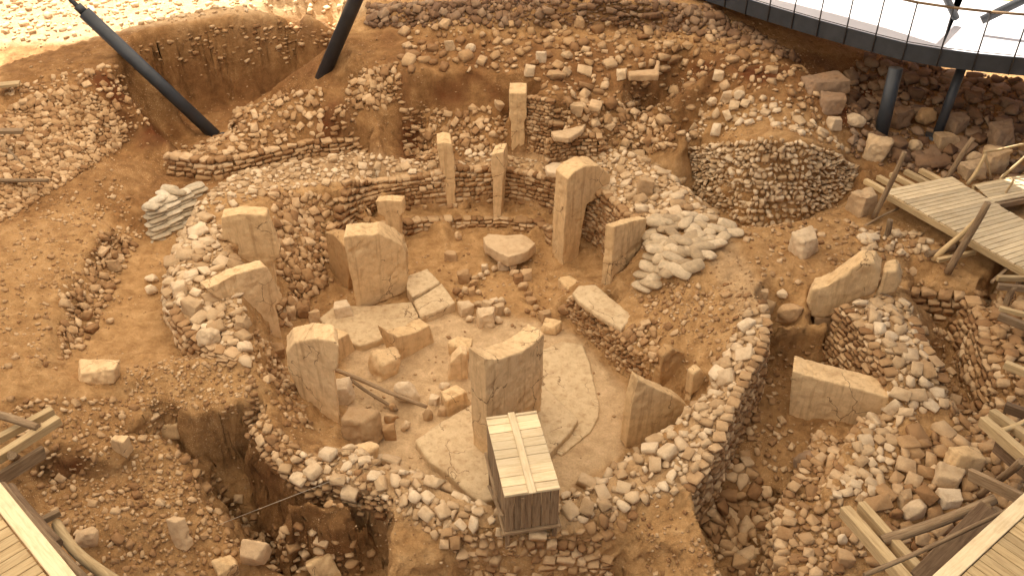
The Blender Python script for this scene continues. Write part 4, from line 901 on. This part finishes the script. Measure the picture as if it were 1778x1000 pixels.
def build_timber_walkway():
    z = 2.45
    L0, L1, R0, R1 = W(1535,331,z), W(1778,466,z), W(1650,308,z), W(1778,385,z)
    L1 = L0 + (L1 - L0) * 1.5; R1 = R0 + (R1 - R0) * 2.35
    e = empty('timber_walkway', (L0.x, L0.y, z), 'pale plank walkway with log posts on the right', 'walkway')
    deck(e, L0, L1, R0, R1, 38, .04, 'wood_deck', .12)
    for a, b in ((L0, L1), (R0, R1)): timber('edge_beam', a + Vector((0, 0, -.1)), b + Vector((0, 0, -.1)), .09, .16, 'wood_light', e)
    mid0, mid1 = (L0 + R0) / 2, (L1 + R1) / 2; timber('edge_beam', mid0 + Vector((0, 0, -.12)), mid1 + Vector((0, 0, -.12)), .09, .16, 'wood_grey', e)
    # second arm to the right
    a0, a1 = W(1693,322,z), W(1725,352,z); b0, b1 = W(1778,302,z) + Vector((2.5, .8, 0)), W(1778,340,z) + Vector((2.5, .8, 0))
    for i in range(7):
        t = (i + .5) / 7; timber('plank', a0.lerp(a1, t), b0.lerp(b1, t), (a1 - a0).length / 7 * .9, .04, 'wood_deck', e)
    timber('edge_beam', a0 + Vector((0, .05, -.09)), b0 + Vector((0, .05, -.09)), .09, .14, 'wood_light', e); timber('edge_beam', a1 + Vector((0, -.05, -.09)), b1 + Vector((0, -.05, -.09)), .09, .14, 'wood_grey', e)
    # joist ends at the far end
    for i, (px, py) in enumerate([(1502,314),(1524,308),(1547,303),(1572,298),(1598,296)]):
        p = W(px, py, z - .08); q = p + (L1 - L0).normalized() * 1.3; timber('joist', p, q, .14, .13, 'wood_light', e)
    # log posts
    def post(pa, za, pb, yb, r=.07, m='wood_grey'):
        a = W(*pa, za); log('post', a, WY(*pb, a.y + yb), r, r * .85, m, e)
    post((1517,378), 1.95, (1571,264), -.1); post((1643,312), 2.2, (1690,240), .1, .075); post((1680,320), 2.4, (1711,268), .1, .05, 'wood_light'); post((1720,308), 2.4, (1711,262), .1, .025, 'wood_light')
    post((1736,312), 2.4, (1790,262), .1, .04, 'wood_light'); post((1740,345), 2.3, (1760,312), 0, .03, 'wood_light')
    post((1645,474), 1.8, (1716,352), -.1, .085); post((1620,452), 1.85, (1702,376), -.15, .07, 'wood_light')
    log('rail', WY(1708,264,20.4), WY(1800,247,20.6), .035, .035, 'wood_light', e)
    timber('cross_beam', W(1628,452,2.05), W(1680,440,2.05) + Vector((.2, .05, 0)), .1, .1, 'wood_light', e); log('cross_beam', W(1609,442,1.98), W(1660,428,2.0), .08, .08, 'wood_grey', e)
    for px, py in ((1545,385), (1760,500), (1778,470), (1700,350)):
        p = W(px, py, z - .15); gz = sample_z(p.x, p.y) - .1; log('support_post', Vector((p.x, p.y, gz)), Vector((p.x, p.y, z - .1)), .07, .07, 'wood_grey', e)
    log('brace', W(1500,393,1.9), W(1560,362,2.1), .03, .03, 'wood_grey', e)

def build_scaffolds():
    Tm = timber
    # beam ends entering from the right edge
    e = empty('timber_scaffold', W(1778,560,1.9), 'stack of paired timber beam ends jutting in from the right edge', 'scaffold')
    for (p, q, zz, w, h, m) in [((1731,483),(1800,484),2.3,.1,.12,'wood_light'),((1732,497),(1800,503),2.3,.1,.14,'wood_grey'),((1735,535),(1800,552),2.25,.1,.1,'wood_light'),((1734,549),(1800,575),2.25,.11,.16,'wood_grey'),((1744,632),(1800,655),2.3,.12,.16,'wood_light'),((1722,490),(1745,470),2.2,.07,.07,'wood_grey')]:
        a, b = W(*p, zz), W(*q, zz); Tm('beam', a, b + (b - a).normalized() * 1.0, w, h, m, e)
    # bottom right scaffold and deck
    zd = 4.0
    e = empty('timber_scaffold', W(1640,960,1.0), 'heavy squared beams and logs of the scaffold at lower right', 'scaffold')
    a, b = W(1466,886,2.3), W(1600,1040,2.6); Tm('beam', a, b, .17, .2, 'wood_light', e); a, b = W(1494,878,2.3), W(1630,1030,2.6); Tm('beam', a, b, .13, .2, 'wood_light', e)
    log('crossbar', W(1532,938,2.45), W(1728,866,3.1), .085, .075, 'wood_grey', e); log('crossbar', W(1500,998,3.2), W(1800,862,3.6), .035, .03, 'wood_grey', e)
    Tm('board', W(1598,1010,3.0), W(1720,884,3.2), .34, .05, 'wood_dark', e, roll=.3); Tm('beam', W(1684,822,2.2), W(1775,866,2.6), .1, .2, 'wood_grey', e)
    Tm('beam', W(1706,730,2.4), W(1830,838,2.6), .16, .2, 'wood_light', e); Tm('beam', W(1722,716,2.4), W(1840,800,2.6), .14, .16, 'wood_light', e)
    Tm('beam', W(1745,706,2.2), W(1830,735,2.3), .12, .2, 'wood_dark', e); Tm('beam', W(1728,772,2.0), W(1830,860,2.2), .06, .3, 'wood_dark', e); log('crossbar', W(1738,748,2.5), W(1810,715,2.6), .05, .05, 'wood_light', e)
    log('post', W(1640,985,.9), W(1730,885,2.9), .07, .07, 'wood_grey', e); log('post', W(1720,900,1.0) , W(1712,880,3.1), .075, .075, 'wood_grey', e); log('post', W(1700,860,1.1), W(1775,800,3.3), .06, .06, 'wood_grey', e)
    e2 = empty('corner_deck', W(1740,960,zd), 'yellowish plank deck filling the lower right corner', 'deck')
    A, B = W(1630,1012,zd), W(1800,856,zd); d = (B - A).normalized(); nrm = Vector((d.y, -d.x, 0))
    if nrm.y > 0: nrm = -nrm
    A2, B2 = A - d * .6, B + d * .8
    Tm('edge_board', A2 + Vector((0, 0, .02)), B2 + Vector((0, 0, .02)), .2, .05, 'wood_deck', e2)
    deck(e2, A2 + nrm * .11, B2 + nrm * .11, A2 + nrm * 1.9, B2 + nrm * 1.9, 26, .035, 'wood_light', .08, .0)
    Tm('edge_beam', A2 + nrm * .05 + Vector((0, 0, -.14)), B2 + nrm * .05 + Vector((0, 0, -.14)), .07, .2, 'wood_dark', e2)
    # bottom left
    e3 = empty('corner_deck', W(40,960,zd), 'yellowish plank deck filling the lower left corner', 'deck')
    A, B = W(-25,832,zd), W(118,1012,zd); d = (B - A).normalized(); nrm = Vector((d.y, -d.x, 0))
    if nrm.x > 0: nrm = -nrm
    A2, B2 = A - d * .5, B + d * .5
    Tm('edge_board', A2 + Vector((0, 0, .03)), B2 + Vector((0, 0, .03)), .22, .06, 'wood_deck', e3)
    deck(e3, A2 + nrm * .13, B2 + nrm * .13, A2 + nrm * 1.9, B2 + nrm * 1.9, 20, .035, 'wood_light', .07, .0)
    log('side_log', W(4,842,3.9), W(150,1010,3.9), .06, .065, 'wood_grey', e3); log('side_log', W(18,846,3.5), W(100,945,3.5), .075, .08, 'wood_dark', e3)
    log('side_log', W(98,908,3.2), W(205,1012,3.4), .075, .08, 'wood_light', e3, bend=.08); Tm('beam_end', W(68,906,3.3), W(104,888,3.3), .09, .1, 'wood_grey', e3)
    e4 = empty('timber_scaffold', W(30,770,2.2), 'crossed squared beams and a log at the left edge above the corner deck', 'scaffold')
    Tm('beam', W(-40,782,3.0), W(92,712,3.0), .13, .13, 'wood_light', e4); Tm('beam', W(-40,818,3.1), W(103,728,3.1), .14, .16, 'wood_light', e4); log('crossbar', W(-30,715,3.2), W(66,742,3.2), .07, .065, 'wood_grey', e4)
    Tm('beam', W(-30,850,2.9), W(76,784,2.7), .08, .24, 'wood_grey', e4); log('post', W(30,800,1.5), W(20,790,3.2), .07, .07, 'wood_grey', e4)
    e5 = empty('timber_scaffold', W(20,250,2.8), 'grey plank ends and bent logs at the far left edge', 'scaffold')
    Tm('plank', W(-40,152,3.9), W(34,145,3.9), .3, .08, 'wood_light', e5); Tm('plank', W(-40,228,3.6), W(40,228,3.5), .2, .1, 'wood_grey', e5); log('crossbar', W(-10,240,3.2), W(62,318,2.5), .08, .06, 'wood_grey', e5); log('crossbar', W(-40,310,2.9), W(84,314,2.7), .06, .05, 'wood_grey', e5)
    # poles leaning in the enclosure
    log('pole', W(578,640,.55), W(741,706,.28), .05, .042, 'wood_grey', None, 'longer brown pole leaning from the thick pillar to the small stones', 'pole', bend=.04)
    log('pole', W(604,655,.3), W(690,712,.1), .04, .035, 'wood_grey', None, 'shorter pole lying under the longer one', 'pole', bend=.03)
    tube('wire', W(378,911,.4), W(592,828,1.0), .005, 'wire', None, 'thin taut wire strung across the dark left pit', 'wire', 6)
    log('stick', W(640,812,1.05), W(664,798,1.05), .01, .008, 'wood_grey', None, 'thin stick on the front wall', 'stick', seg=6, bend=.01)

# ------------------------------------------------------------------ steel: roof struts and the raised visitor walkway
def build_steel():
    a = W(374,236,1.3); b = WY(146,22, 25.3); 
    e = empty('roof_strut', a, 'dark steel strut slanting up left out of the big trench', 'strut')
    tube('strut_tube', a, b, .2, 'steel_dark', e); tube('base_plate', a - Vector((0, 0, .2)), a + Vector((0, 0, .06)), .36, 'steel_dark', e, seg=16); d = (b - a).normalized(); tube('end_plate', b, b + d * .25, .13, 'steel_dark', e); c = WY(118,-4, 25.6); tube('tie_rod', b + d * .2, b + (c - b) * 5, .07, 'steel_dark', e)
    a = W(553,150,1.4); a = WY(553,150, 26.6); b = WY(620,-6, 26.2); d = (b - a)
    e = empty('roof_strut', a, 'steel strut leaning right beside the far trench wall', 'strut'); tube('strut_tube', a - d * .25, a + d * 3.0, .22, 'steel_dark', e)
    # walkway
    zb = 4.75; path = [W(px, py, zb) for px, py in [(1120,-38),(1170,-20),(1225,2),(1310,31),(1400,59),(1480,82),(1560,104),(1640,118),(1710,126),(1778,132)]]
    d = (path[-1] - path[-2]).normalized(); path += [path[-1] + d * 2.0, path[-1] + d * 4.0]; d0 = (path[0] - path[1]).normalized(); path = [path[0] + d0 * 3] + path
    # resample evenly
    acc = [0.0]
    for p, q in zip(path, path[1:]): acc.append(acc[-1] + (q - p).length)
    def at(s):
        i = min(max(np.searchsorted(acc, s) - 1, 0), len(path) - 2); return path[i].lerp(path[i + 1], (s - acc[i]) / (acc[i + 1] - acc[i]))
    n = int(acc[-1] / .86); P = [at(acc[-1] * k / n) for k in range(n + 1)]
    N = []
    for i in range(n + 1):
        t = (P[min(i + 1, n)] - P[max(i - 1, 0)]).normalized(); q = Vector((-t.y, t.x, 0)); N.append(q if q.y > 0 else -q)
    H = .46; e = empty('steel_walkway', P[n // 2], 'raised white walkway with dark steel edge and post railing at top right', 'walkway')
    o0 = e.location
    def part(name, V, F, m): ob = mesh_obj(name, [v - o0 for v in V], F, m); ob.parent = e; return ob
    for i in range(n):
        a, b, na, nb = P[i], P[i + 1], N[i], N[i + 1]; g = (b - a) * .006
        V = []
        for z0_, z1_, off_, th in ((0, H, 0.0, .06),):
            V = [a + g, b - g, b - g + nb * th, a + g + na * th]; V = V + [v + Vector((0, 0, H)) for v in V]
        part('fascia_panel', V, [(0, 1, 5, 4), (1, 2, 6, 5), (2, 3, 7, 6), (3, 0, 4, 7), (4, 5, 6, 7), (3, 2, 1, 0)], 'steel_dark')
        wd = 5.5
        V = [a + na * .065, b + nb * .065, b + nb * wd, a + na * wd]; V = [v + Vector((0, 0, H - .16)) for v in V] + [v + Vector((0, 0, H - .06)) for v in V]
        part('deck_panel', V, [(3, 2, 1, 0), (4, 5, 6, 7), (0, 1, 5, 4), (1, 2, 6, 5), (2, 3, 7, 6), (3, 0, 4, 7)], 'deck_white')
    for i in range(n + 1):
        a = P[i] + N[i] * -.02; tube('railing_post', a + Vector((0, 0, .0)), a + Vector((0, 0, H + 1.1)), .022, 'steel_rail', e, seg=8)
    for i in range(n):
        for zz, r, m in ((H + 1.1, .035, 'wood_grey'), (H + .06, .012, 'steel_rail')):
            tube('handrail' if r > .03 else 'cable', P[i] + Vector((0, 0, zz)) - N[i] * .02, P[i + 1] + Vector((0, 0, zz)) - N[i + 1] * .02, r, m, e, seg=8)
    # columns under it
    a = W(1528,240,2.5); b = WY(1556,118, a.y + .25); tube('column', a - Vector((0, 0, .2)), b, .19, 'steel_dark', e)
    a = W(1626,236,2.55); b = WY(1672,112, a.y + .2); tube('column', a - Vector((0, 0, .2)), b, .13, 'steel_dark', e)
    for px, py, zz in ((1528,240,2.5), (1626,236,2.55)):
        p = W(px, py, zz); tube('base_plate', p - Vector((0, 0, .3)), p + Vector((0, 0, .03)), .3, 'steel_dark', e, seg=16)
    # roof legs standing beyond
    g = WY(1660,32, 24.3); u = WY(1643,-3, 24.2); tube('roof_strut', g, g + (u - g) * 5, .1, 'steel_dark', None, 'short dark roof strut rising from the white walkway deck', 'strut')
    g = WY(1704,36, 23.6); u = WY(1782,-2, 23.4); tube('roof_strut', g, g + (u - g) * 3, .12, 'steel_dark', None, 'slanting dark roof strut at the top right corner', 'strut')

# ------------------------------------------------------------------ sandbags
def bag_mesh(seed):
    bm = bmesh.new(); bmesh.ops.create_cube(bm, size=2.0)
    bmesh.ops.subdivide_edges(bm, edges=bm.edges[:], cuts=5, use_grid_fill=True)
    co = np.array([v.co[:] for v in bm.verts])
    x, y, z = co[:, 0], co[:, 1], co[:, 2]
    prof = np.clip(1 - np.abs(x) ** 5 * .75, .1, 1) * np.clip(1 - .85 * np.abs(y) ** 4, .1, 1)
    P = np.stack([x * (1 - .08 * np.abs(y) ** 3), y * (1 - .22 * x ** 4), z * prof], 1)
    P += .10 * np.stack([vnoise(P * 1.7 + seed * 7 + k * 31, seed + k) for k in range(3)], 1) * np.array([.5, .7, 1.4])
    for v, q in zip(bm.verts, P): v.co = q
    for f in bm.faces: f.smooth = True
    me = bpy.data.meshes.new('sandbag'); bm.to_mesh(me); bm.free(); return me
def build_bags():
    ms = {}
    for m in ('bag', 'bag_white'):
        for i in range(5):
            me = bag_mesh(i); me.materials.append(MATS[m]); ms[m, i] = me
    r = random.Random(5)
    def put(pos, yaw, sc, m, label, group, tilt=.2):
        o = bpy.data.objects.new('sandbag', ms[m, r.randrange(5)]); COL.objects.link(o)
        o.location = pos; o.rotation_euler = (r.uniform(-tilt, tilt), r.uniform(-tilt, tilt), yaw); o.scale = sc; tag(o, label, 'sandbag', group); occupy(tuple(pos), .22)
    spots = [(1160,400),(1190,392),(1222,396),(1245,404),(1172,412),(1205,410),(1232,416),(1182,424),(1215,428),(1240,430),(1150,420),(1160,436),(1190,440),(1208,446),(1225,444),(1142,440),(1152,452),(1170,455),(1185,460),(1200,470),(1148,470),(1162,478),(1135,430),(1176,476),(1252,418),(1262,396),(1270,408),(1140,392),(1150,384),(1165,386),(1180,384),(1198,380),(1212,384),(1200,400),(1214,416),(1196,420),(1168,426),(1176,444),(1204,436),(1222,434),(1234,404),(1130,412),(1142,428),(1156,462),(1136,452),(1128,470),(1140,484),(1120,484),(1116,500),(1130,498)]
    for i, (px, py) in enumerate(spots[::1]):
        g = G(px, py); n = normal_at(g.x, g.y); lower = py > 444
        put(g + Vector((0, 0, .05 + .05 * (i % 2))), r.uniform(-1.2, 1.2), (.29 * r.uniform(.85, 1.15), .17, .095), 'bag', 'pale sandbag %s of the heap on the right ring wall' % ('along the top edge' if py < 395 else 'in the upper middle' if py < 413 else 'in the lower middle' if py < 431 else 'along the bottom edge') if not lower else 'sandbag sagging below the heap on the inner right face', 'sandbags on the ring wall crest' if not lower else 'sandbags on the inner face', .35)
    # stacked white bags on the left
    base = W(300,412,1.4)
    for lay in range(9):
        for k in range(4):
            x = base.x - .42 + k * .25 + (lay % 2) * .08 - lay * .01; y = base.y + .05 + k * .36 + lay * .045
            put(Vector((x, y, 1.32 + lay * .095)), .75 + r.uniform(-.15, .15), (.26, .17, .062), 'bag_white', 'white flat sandbag in the %s layer of the stack outside the left ring wall' % ['bottom','second','third','fourth','middle','sixth','seventh','eighth','top'][lay], 'white sandbag stack', .05)
    for px, py in ((262,358),(272,348),(284,338),(294,328),(308,334)):
        g = W(px, py, 2.15); put(g, r.uniform(-.8, .8), (.22, .15, .08), 'bag_white', 'crumpled white sandbag on top of the layered stack', 'white sandbag stack', .3)
build_crate(); build_timber_walkway(); build_scaffolds(); build_steel(); build_bags()

# ------------------------------------------------------------------ the dry-stone walls
def build_walls():
    fill = lambda p, n, m='stone': scatter([p], n, .022, .055, ('shard', 'cobble'), 1.6, .8, 1.0, .25, m)
    # ring wall, back
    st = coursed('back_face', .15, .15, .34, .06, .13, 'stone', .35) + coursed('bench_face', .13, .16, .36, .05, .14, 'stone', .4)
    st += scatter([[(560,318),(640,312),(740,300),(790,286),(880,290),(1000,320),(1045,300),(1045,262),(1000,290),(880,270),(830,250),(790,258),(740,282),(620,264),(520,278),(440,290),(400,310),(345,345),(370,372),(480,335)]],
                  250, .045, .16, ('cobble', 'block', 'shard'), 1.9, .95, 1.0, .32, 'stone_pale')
    wall(st, 'curved dry-stone ring wall behind the two slender pillars at the back', part='stone')
    # ring wall, left, with its collapsed inner face
    st = coursed('left_outer', .15, .16, .3, .05, .14, 'stone', .6)
    st += scatter([[(345,345),(400,420),(415,470),(430,600),(440,632),(370,614),(325,600),(290,545),(285,490),(300,440),(322,390)]], 210, .06, .22, ('cobble', 'block'), 1.6, .82, .8, .25, 'stone_pale')
    st += scatter([[(470,335),(640,345),(640,440),(590,475),(540,520),(500,565),(482,560),(480,450)]], 420, .065, .17, ('cobble', 'shard'), 1.5, .74, 1.6, .3, 'stone')
    wall(st, 'rubble-topped stretch of ring wall on the left with pale rounded stones')
    # ring wall, front
    st = coursed('front_face', .17, .16, .3, .07, .15, 'stone', .9, kinds=('cobble', 'block'))
    st += scatter([[(534,786),(604,782),(655,794),(690,806),(740,824),(870,880),(960,872),(1060,815),(1125,768),(1200,700),(1240,690),(1200,842),(1165,858),(1100,872),(980,918),(880,935),(740,905),(660,860),(600,845),(520,835),(480,800)]],
                  330, .055, .19, ('cobble', 'block', 'shard'), 1.4, .84, .9, .2, 'stone_pale')
    st += scatter([[(430,640),(470,740),(534,790),(604,800),(680,850),(690,880),(560,880),(480,820),(425,740)]], 230, .05, .12, ('cobble',), 1.8, .8, .8, .25, 'stone')
    st += scatter([[(690,880),(880,935),(1000,915),(1110,868),(1100,900),(1060,940),(1060,1000),(820,1000),(780,950),(730,915)]], 230, .05, .15, ('cobble', 'shard'), 1.6, .82, .8, .25, 'stone')
    st += scatter([[(425,560),(445,640),(470,700),(500,740),(545,745),(500,650),(480,610)]], 90, .04, .11, ('cobble',), 1.7, .9, 1.0, .3, 'stone')
    wall(st, 'low front ring wall of pale stones crossing below the wooden crate')
    # ring wall, right
    st = coursed('right_outer', .13, .14, .3, .06, .12, 'stone', .6) + coursed('right_inner', .13, .16, .32, .06, .13, 'stone', .4)
    st += scatter([[(1045,258),(1100,264),(1160,298),(1250,380),(1200,392),(1140,392),(1090,370),(1045,330)]], 220, .055, .2, ('cobble', 'block'), 1.5, .84, .8, .25, 'stone_pale')
    st += scatter([[(1290,560),(1330,520),(1332,600),(1285,680),(1246,772),(1200,842),(1165,820),(1200,740),(1235,660)]], 190, .07, .2, ('block', 'shard', 'cobble'), 1.3, .78, .7, .2, 'stone_pale')
    wall(st, 'long right-hand ring wall curving from the white sandbags down to the pit')
    st = coursed('platform_face', .11, .12, .22, .06, .12, 'stone', .8, kinds=('cobble', 'block'))
    st += scatter([[(1062,570),(1140,560),(1150,690),(1120,685),(1090,650),(1062,620)]], 170, .06, .15, ('cobble', 'shard'), 1.4, .75, 1.2, .25, 'stone')
    wall(st, 'rough stone facing under the pale flat slab at the right of the floor')
    # mound
    st = coursed('mound_face', .125, .10, .24, .09, .13, 'stone_pale', 1.5, kinds=('cobble', 'block', 'cobble', 'shard'))
    wall(st, 'rounded mound of tightly packed small stones right of the ring', name='retaining_wall')
    # left back
    st = coursed('row_face', .16, .18, .42, .07, .15, 'stone', .5)
    st += scatter([[(395,235),(410,192),(470,170),(560,150),(560,240),(440,268),(330,275),(285,300),(290,265)]], 260, .05, .15, ('cobble', 'block'), 1.6, .8, .8, .3, 'stone')
    st += scatter([[(605,135),(690,108),(700,175),(640,190),(600,180)]], 150, .06, .15, ('cobble', 'shard'), 1.4, .75, .8, .25, 'stone')
    wall(st, 'eroded stepped wall of small stones behind the ring at upper left')
    st = scatter([[(0,205),(60,165),(130,150),(180,172),(215,215),(225,240),(200,262),(100,325),(0,385)]], 800, .04, .12, ('cobble', 'block'), 1.6, .72, 1.0, .28, 'stone')
    wall(st, 'sloping bank of packed orange stones at the far left edge', name='stone_bank')
    st = coursed('shaft_face', .12, .12, .24, .06, .12, 'stone', .5); wall(st, 'narrow stone-lined shaft wall right of the tallest rear pillar')
    st = coursed('altar_face', .12, .12, .26, .05, .12, 'stone', .6); wall(st, 'short stone wall under a tilted flat slab at the rear')
    # right side
    st = coursed('a1', .14, .14, .3, .05, .13, 'stone', .6)
    st += coursed('a2', .14, .14, .3, .05, .13, 'stone', .6)
    st += scatter([[(1467,530),(1562,510),(1590,550),(1637,672),(1640,700),(1560,740),(1530,720),(1552,660),(1504,577)]], 200, .06, .19, ('cobble', 'block'), 1.3, .8, .8, .2, 'stone_pale')
    wall(st, 'thick stone wall running down from the fallen pillar on the right')
    st = coursed('trench_face', .2, .24, .46, .06, .16, 'stone', .35); wall(st, 'short wall of large squared stones closing the right trench')
    st = coursed('a3', .18, .2, .36, .06, .15, 'stone', .5) + scatter([[(1690,505),(1778,520),(1778,690),(1745,665),(1722,600)]], 90, .07, .18, ('block', 'cobble'), 1.4, .8, .8, .2)
    wall(st, 'leaning stone wall along the right edge of the trench')
    st = coursed('b1', .15, .16, .32, .05, .14, 'stone', .5) + coursed('c1', .15, .13, .26, .05, .13, 'stone', .8, kinds=('cobble', 'block'))
    st += scatter([[(1504,715),(1560,700),(1560,780),(1530,850),(1460,880),(1430,850),(1463,806)]], 120, .06, .16, ('block', 'cobble'), 1.4, .8, .8, .2, 'stone_pale')
    st += scatter([[(1432,745),(1470,770),(1440,860),(1480,940),(1460,1000),(1365,1000),(1351,892)]], 200, .05, .14, ('cobble', 'shard'), 1.5, .8, .8, .25, 'stone')
    wall(st, 'broken low wall of stones below the upright right-hand block')
build_walls()

# ------------------------------------------------------------------ loose stones lying about
def build_loose():
    loose(scatter([[(1205,800),(1275,740),(1300,800),(1350,880),(1355,1000),(1270,1000),(1225,930),(1200,850)]], 230, .07, .19, ('cobble', 'block', 'shard'), 1.2, .76, 2.0, .2, 'stone'), 'large cobble heaped in the dark pit at lower right', 'cobbles in the right pit', 35, 20)
    loose(scatter([[(1530,760),(1640,750),(1700,790),(1690,850),(1640,920),(1560,920),(1520,880),(1560,820)]], 110, .08, .22, ('cobble', 'block'), 1.2, .8, 1.0, .12), 'tan cobble in the heap above the lower-right scaffold', 'cobbles of the lower-right heap', 30, 18)
    far = [[(700,40),(900,40),(1250,60),(1400,125),(1440,225),(1390,205),(1330,150),(1200,215),(1180,245),(1040,200),(960,170),(900,120),(880,128),(700,122)]]
    loose(scatter(far, 330, .045, .24, ('cobble', 'block', 'shard'), 1.6, 1.05, 1.0, .2), 'tan stone strewn on the brown slope at the rear', 'stones on the rear slope', 40, 16)
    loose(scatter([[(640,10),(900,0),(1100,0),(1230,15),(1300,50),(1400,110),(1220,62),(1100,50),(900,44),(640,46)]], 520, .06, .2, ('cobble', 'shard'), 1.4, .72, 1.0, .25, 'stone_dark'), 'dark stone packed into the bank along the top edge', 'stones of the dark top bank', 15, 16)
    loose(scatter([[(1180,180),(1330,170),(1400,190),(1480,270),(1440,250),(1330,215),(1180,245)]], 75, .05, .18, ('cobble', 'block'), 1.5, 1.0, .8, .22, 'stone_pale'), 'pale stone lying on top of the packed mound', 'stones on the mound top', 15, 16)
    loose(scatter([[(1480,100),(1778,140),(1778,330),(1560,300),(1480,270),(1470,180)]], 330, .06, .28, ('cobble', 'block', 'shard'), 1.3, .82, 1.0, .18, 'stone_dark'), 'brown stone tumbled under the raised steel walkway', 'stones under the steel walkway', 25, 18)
    loose(scatter([[(960,175),(1110,180),(1180,260),(1060,260),(1045,290),(1010,240),(955,230)]], 230, .05, .17, ('cobble', 'block'), 1.5, .8, .8, .2), 'tan stone in the rubble right of the tallest rear pillar', 'stones right of the rear pillar', 15, 14)
    loose(scatter([[(1140,400),(1200,490),(1290,500),(1320,560),(1250,640),(1200,660),(1150,640),(1120,560),(1100,500)]], 150, .03, .11, ('cobble', 'shard'), 1.9, 1.0, .8, .28), 'small stone on the sandy slope below the white sandbags', 'stones on the right inner slope', 10, 14)
    loose(scatter([[(1270,390),(1480,380),(1640,420),(1700,490),(1560,500),(1420,470),(1330,530)]], 110, .03, .11, ('cobble', 'block'), 2.0, 1.1, .8, .25), 'stone scattered over the flat earth by the timber walkway', 'stones by the timber walkway', 15, 14)
    loose(scatter([[(60,340),(200,300),(270,400),(180,500),(120,640),(0,640),(0,450)]], 230, .02, .08, ('cobble', 'shard'), 2.0, 1.05, .8, .3), 'small stone on the sandy slope at the left', 'stones on the left slope', 10, 12)
    loose(scatter([[(180,400),(235,420),(200,500),(150,600),(105,620),(110,520)]], 120, .05, .15, ('cobble', 'block'), 1.6, .85, .8, .2), 'stone along the foot of the left slope', 'stones at the foot of the left slope', 10, 14)
    loose(scatter([[(0,690),(230,690),(300,760),(350,860),(450,1000),(150,1000),(60,830)]], 430, .026, .10, ('cobble', 'shard'), 2.0, 1.0, .8, .28), 'small stone in the rubble slope at lower left', 'stones of the lower-left slope', 20, 16)
    loose(scatter([[(310,780),(400,850),(450,900),(640,940),(650,1000),(450,990),(350,900)]], 90, .05, .15, ('cobble', 'shard'), 1.4, 1.0, 1.5, .3, 'stone'), 'brown stone down in the dark pit at lower left', 'stones in the left pit', 12, 16)
    loose(scatter([[(240,60),(590,40),(580,75),(250,110)], [(0,160),(20,150),(200,110),(260,220),(200,230)], [(540,180),(620,180),(620,270),(560,270)]], 260, .04, .13, ('cobble', 'shard'), 1.6, .85, 1.0, .3), 'stone sticking out of the red soil at upper left', 'stones in the red soil', 10, 14)
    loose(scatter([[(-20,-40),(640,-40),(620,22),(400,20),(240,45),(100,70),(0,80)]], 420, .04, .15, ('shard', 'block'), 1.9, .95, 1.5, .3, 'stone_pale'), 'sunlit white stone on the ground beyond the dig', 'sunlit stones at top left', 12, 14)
    loose(scatter([[(700,190),(880,185),(880,290),(800,265),(740,285),(700,270)]], 130, .05, .15, ('cobble', 'block'), 1.6, .85, .8, .2), 'stone in the hollow left of the tallest rear pillar', 'stones in the rear hollow', 8, 12)
    loose(scatter([[(1640,690),(1760,680),(1778,800),(1778,1000),(1560,1000),(1460,960),(1480,900),(1620,920),(1690,850)]], 200, .05, .17, ('cobble', 'block', 'shard'), 1.6, .85, .8, .2), 'stone scattered among the lower-right scaffold timbers', 'stones among the scaffold', 14, 16)
    loose(scatter([[(1330,600),(1440,600),(1480,700),(1400,800),(1330,850),(1250,790)], [(1600,560),(1700,600),(1740,700),(1650,720)]], 130, .03, .11, ('cobble', 'shard'), 1.8, .95, .8, .2), 'small stone on the brown floor of the right corridor', 'stones in the right corridor', 6, 12)
    loose(scatter([[(520,520),(680,430),(960,420),(1000,600),(1080,700),(1060,800),(700,820),(560,700)]], 120, .02, .06, ('cobble',), 1.9, 1.0, .8, .2), 'small stone on the sandy enclosure floor', 'stones on the enclosure floor', 4, 10)
build_loose()
def build_spur():
    loose(scatter([[(215,640),(430,600),(440,690),(400,720),(300,720),(220,700)]], 160, .02, .06, ('shard',), 1.8, .9, .8, .25), 'pebble in the crumbly earth spur left of the ring', 'pebbles of the earth spur', 3, 8)
    loose(scatter([[(1090,870),(1165,858),(1200,900),(1250,1000),(1120,1000)]], 90, .02, .06, ('shard',), 1.8, .95, .8, .25), 'pebble on the sandy ledge at bottom right of centre', 'pebbles of the sandy ledge', 3, 8)
    loose(scatter([[(1490,402),(1600,408),(1620,440),(1500,442)]], 26, .08, .16, ('block',), 1.3, .85, .8, .2, 'stone_pale'), 'flat stone of the rough row below the timber walkway', 'stones of the row below the walkway', 8, 10)
build_spur()

def build_gravel():
    allp = [[(-200,-150),(1980,-150),(1980,1150),(-200,1150)]]
    st = []
    msk = (HID < 1.0) & (PX > -120) & (PX < 1900) & (PY > -60) & (PY < 1080) & (smooth_floor < .4)
    cl = np.clip(fbm(flat, 1.3, 3, 61).reshape(GX.shape) + .45, .03, 1.2) ** 1.5
    idx = np.flatnonzero(msk); w = (AREA * cl).ravel()[idx]; pick = rng.choice(idx, 11000, p=w / w.sum())
    for g in pick:
        rr, cc = divmod(int(g), NU); y = GY[rr, cc] * (1 + random.uniform(-.5, .5) * ST); x = y * (UU[cc] + random.uniform(-.5, .5) * du); z = sample_z(x, y)
        r = random.uniform(.013, .03) * (1 if random.random() < .8 else 1.8)
        M = Matrix.Rotation(random.uniform(0, 6.28), 3, 'Z') @ Matrix.Rotation(random.uniform(-.5, .5), 3, 'X')
        st.append((Vector((x, y, z + r * .25)), M, (r * 1.2, r, r * .75), 'shard', random.randrange(10), 'stone'))
    tag(joined('gravel', st), 'fine stone chips and gravel strewn over the earth', 'gravel')
build_gravel()
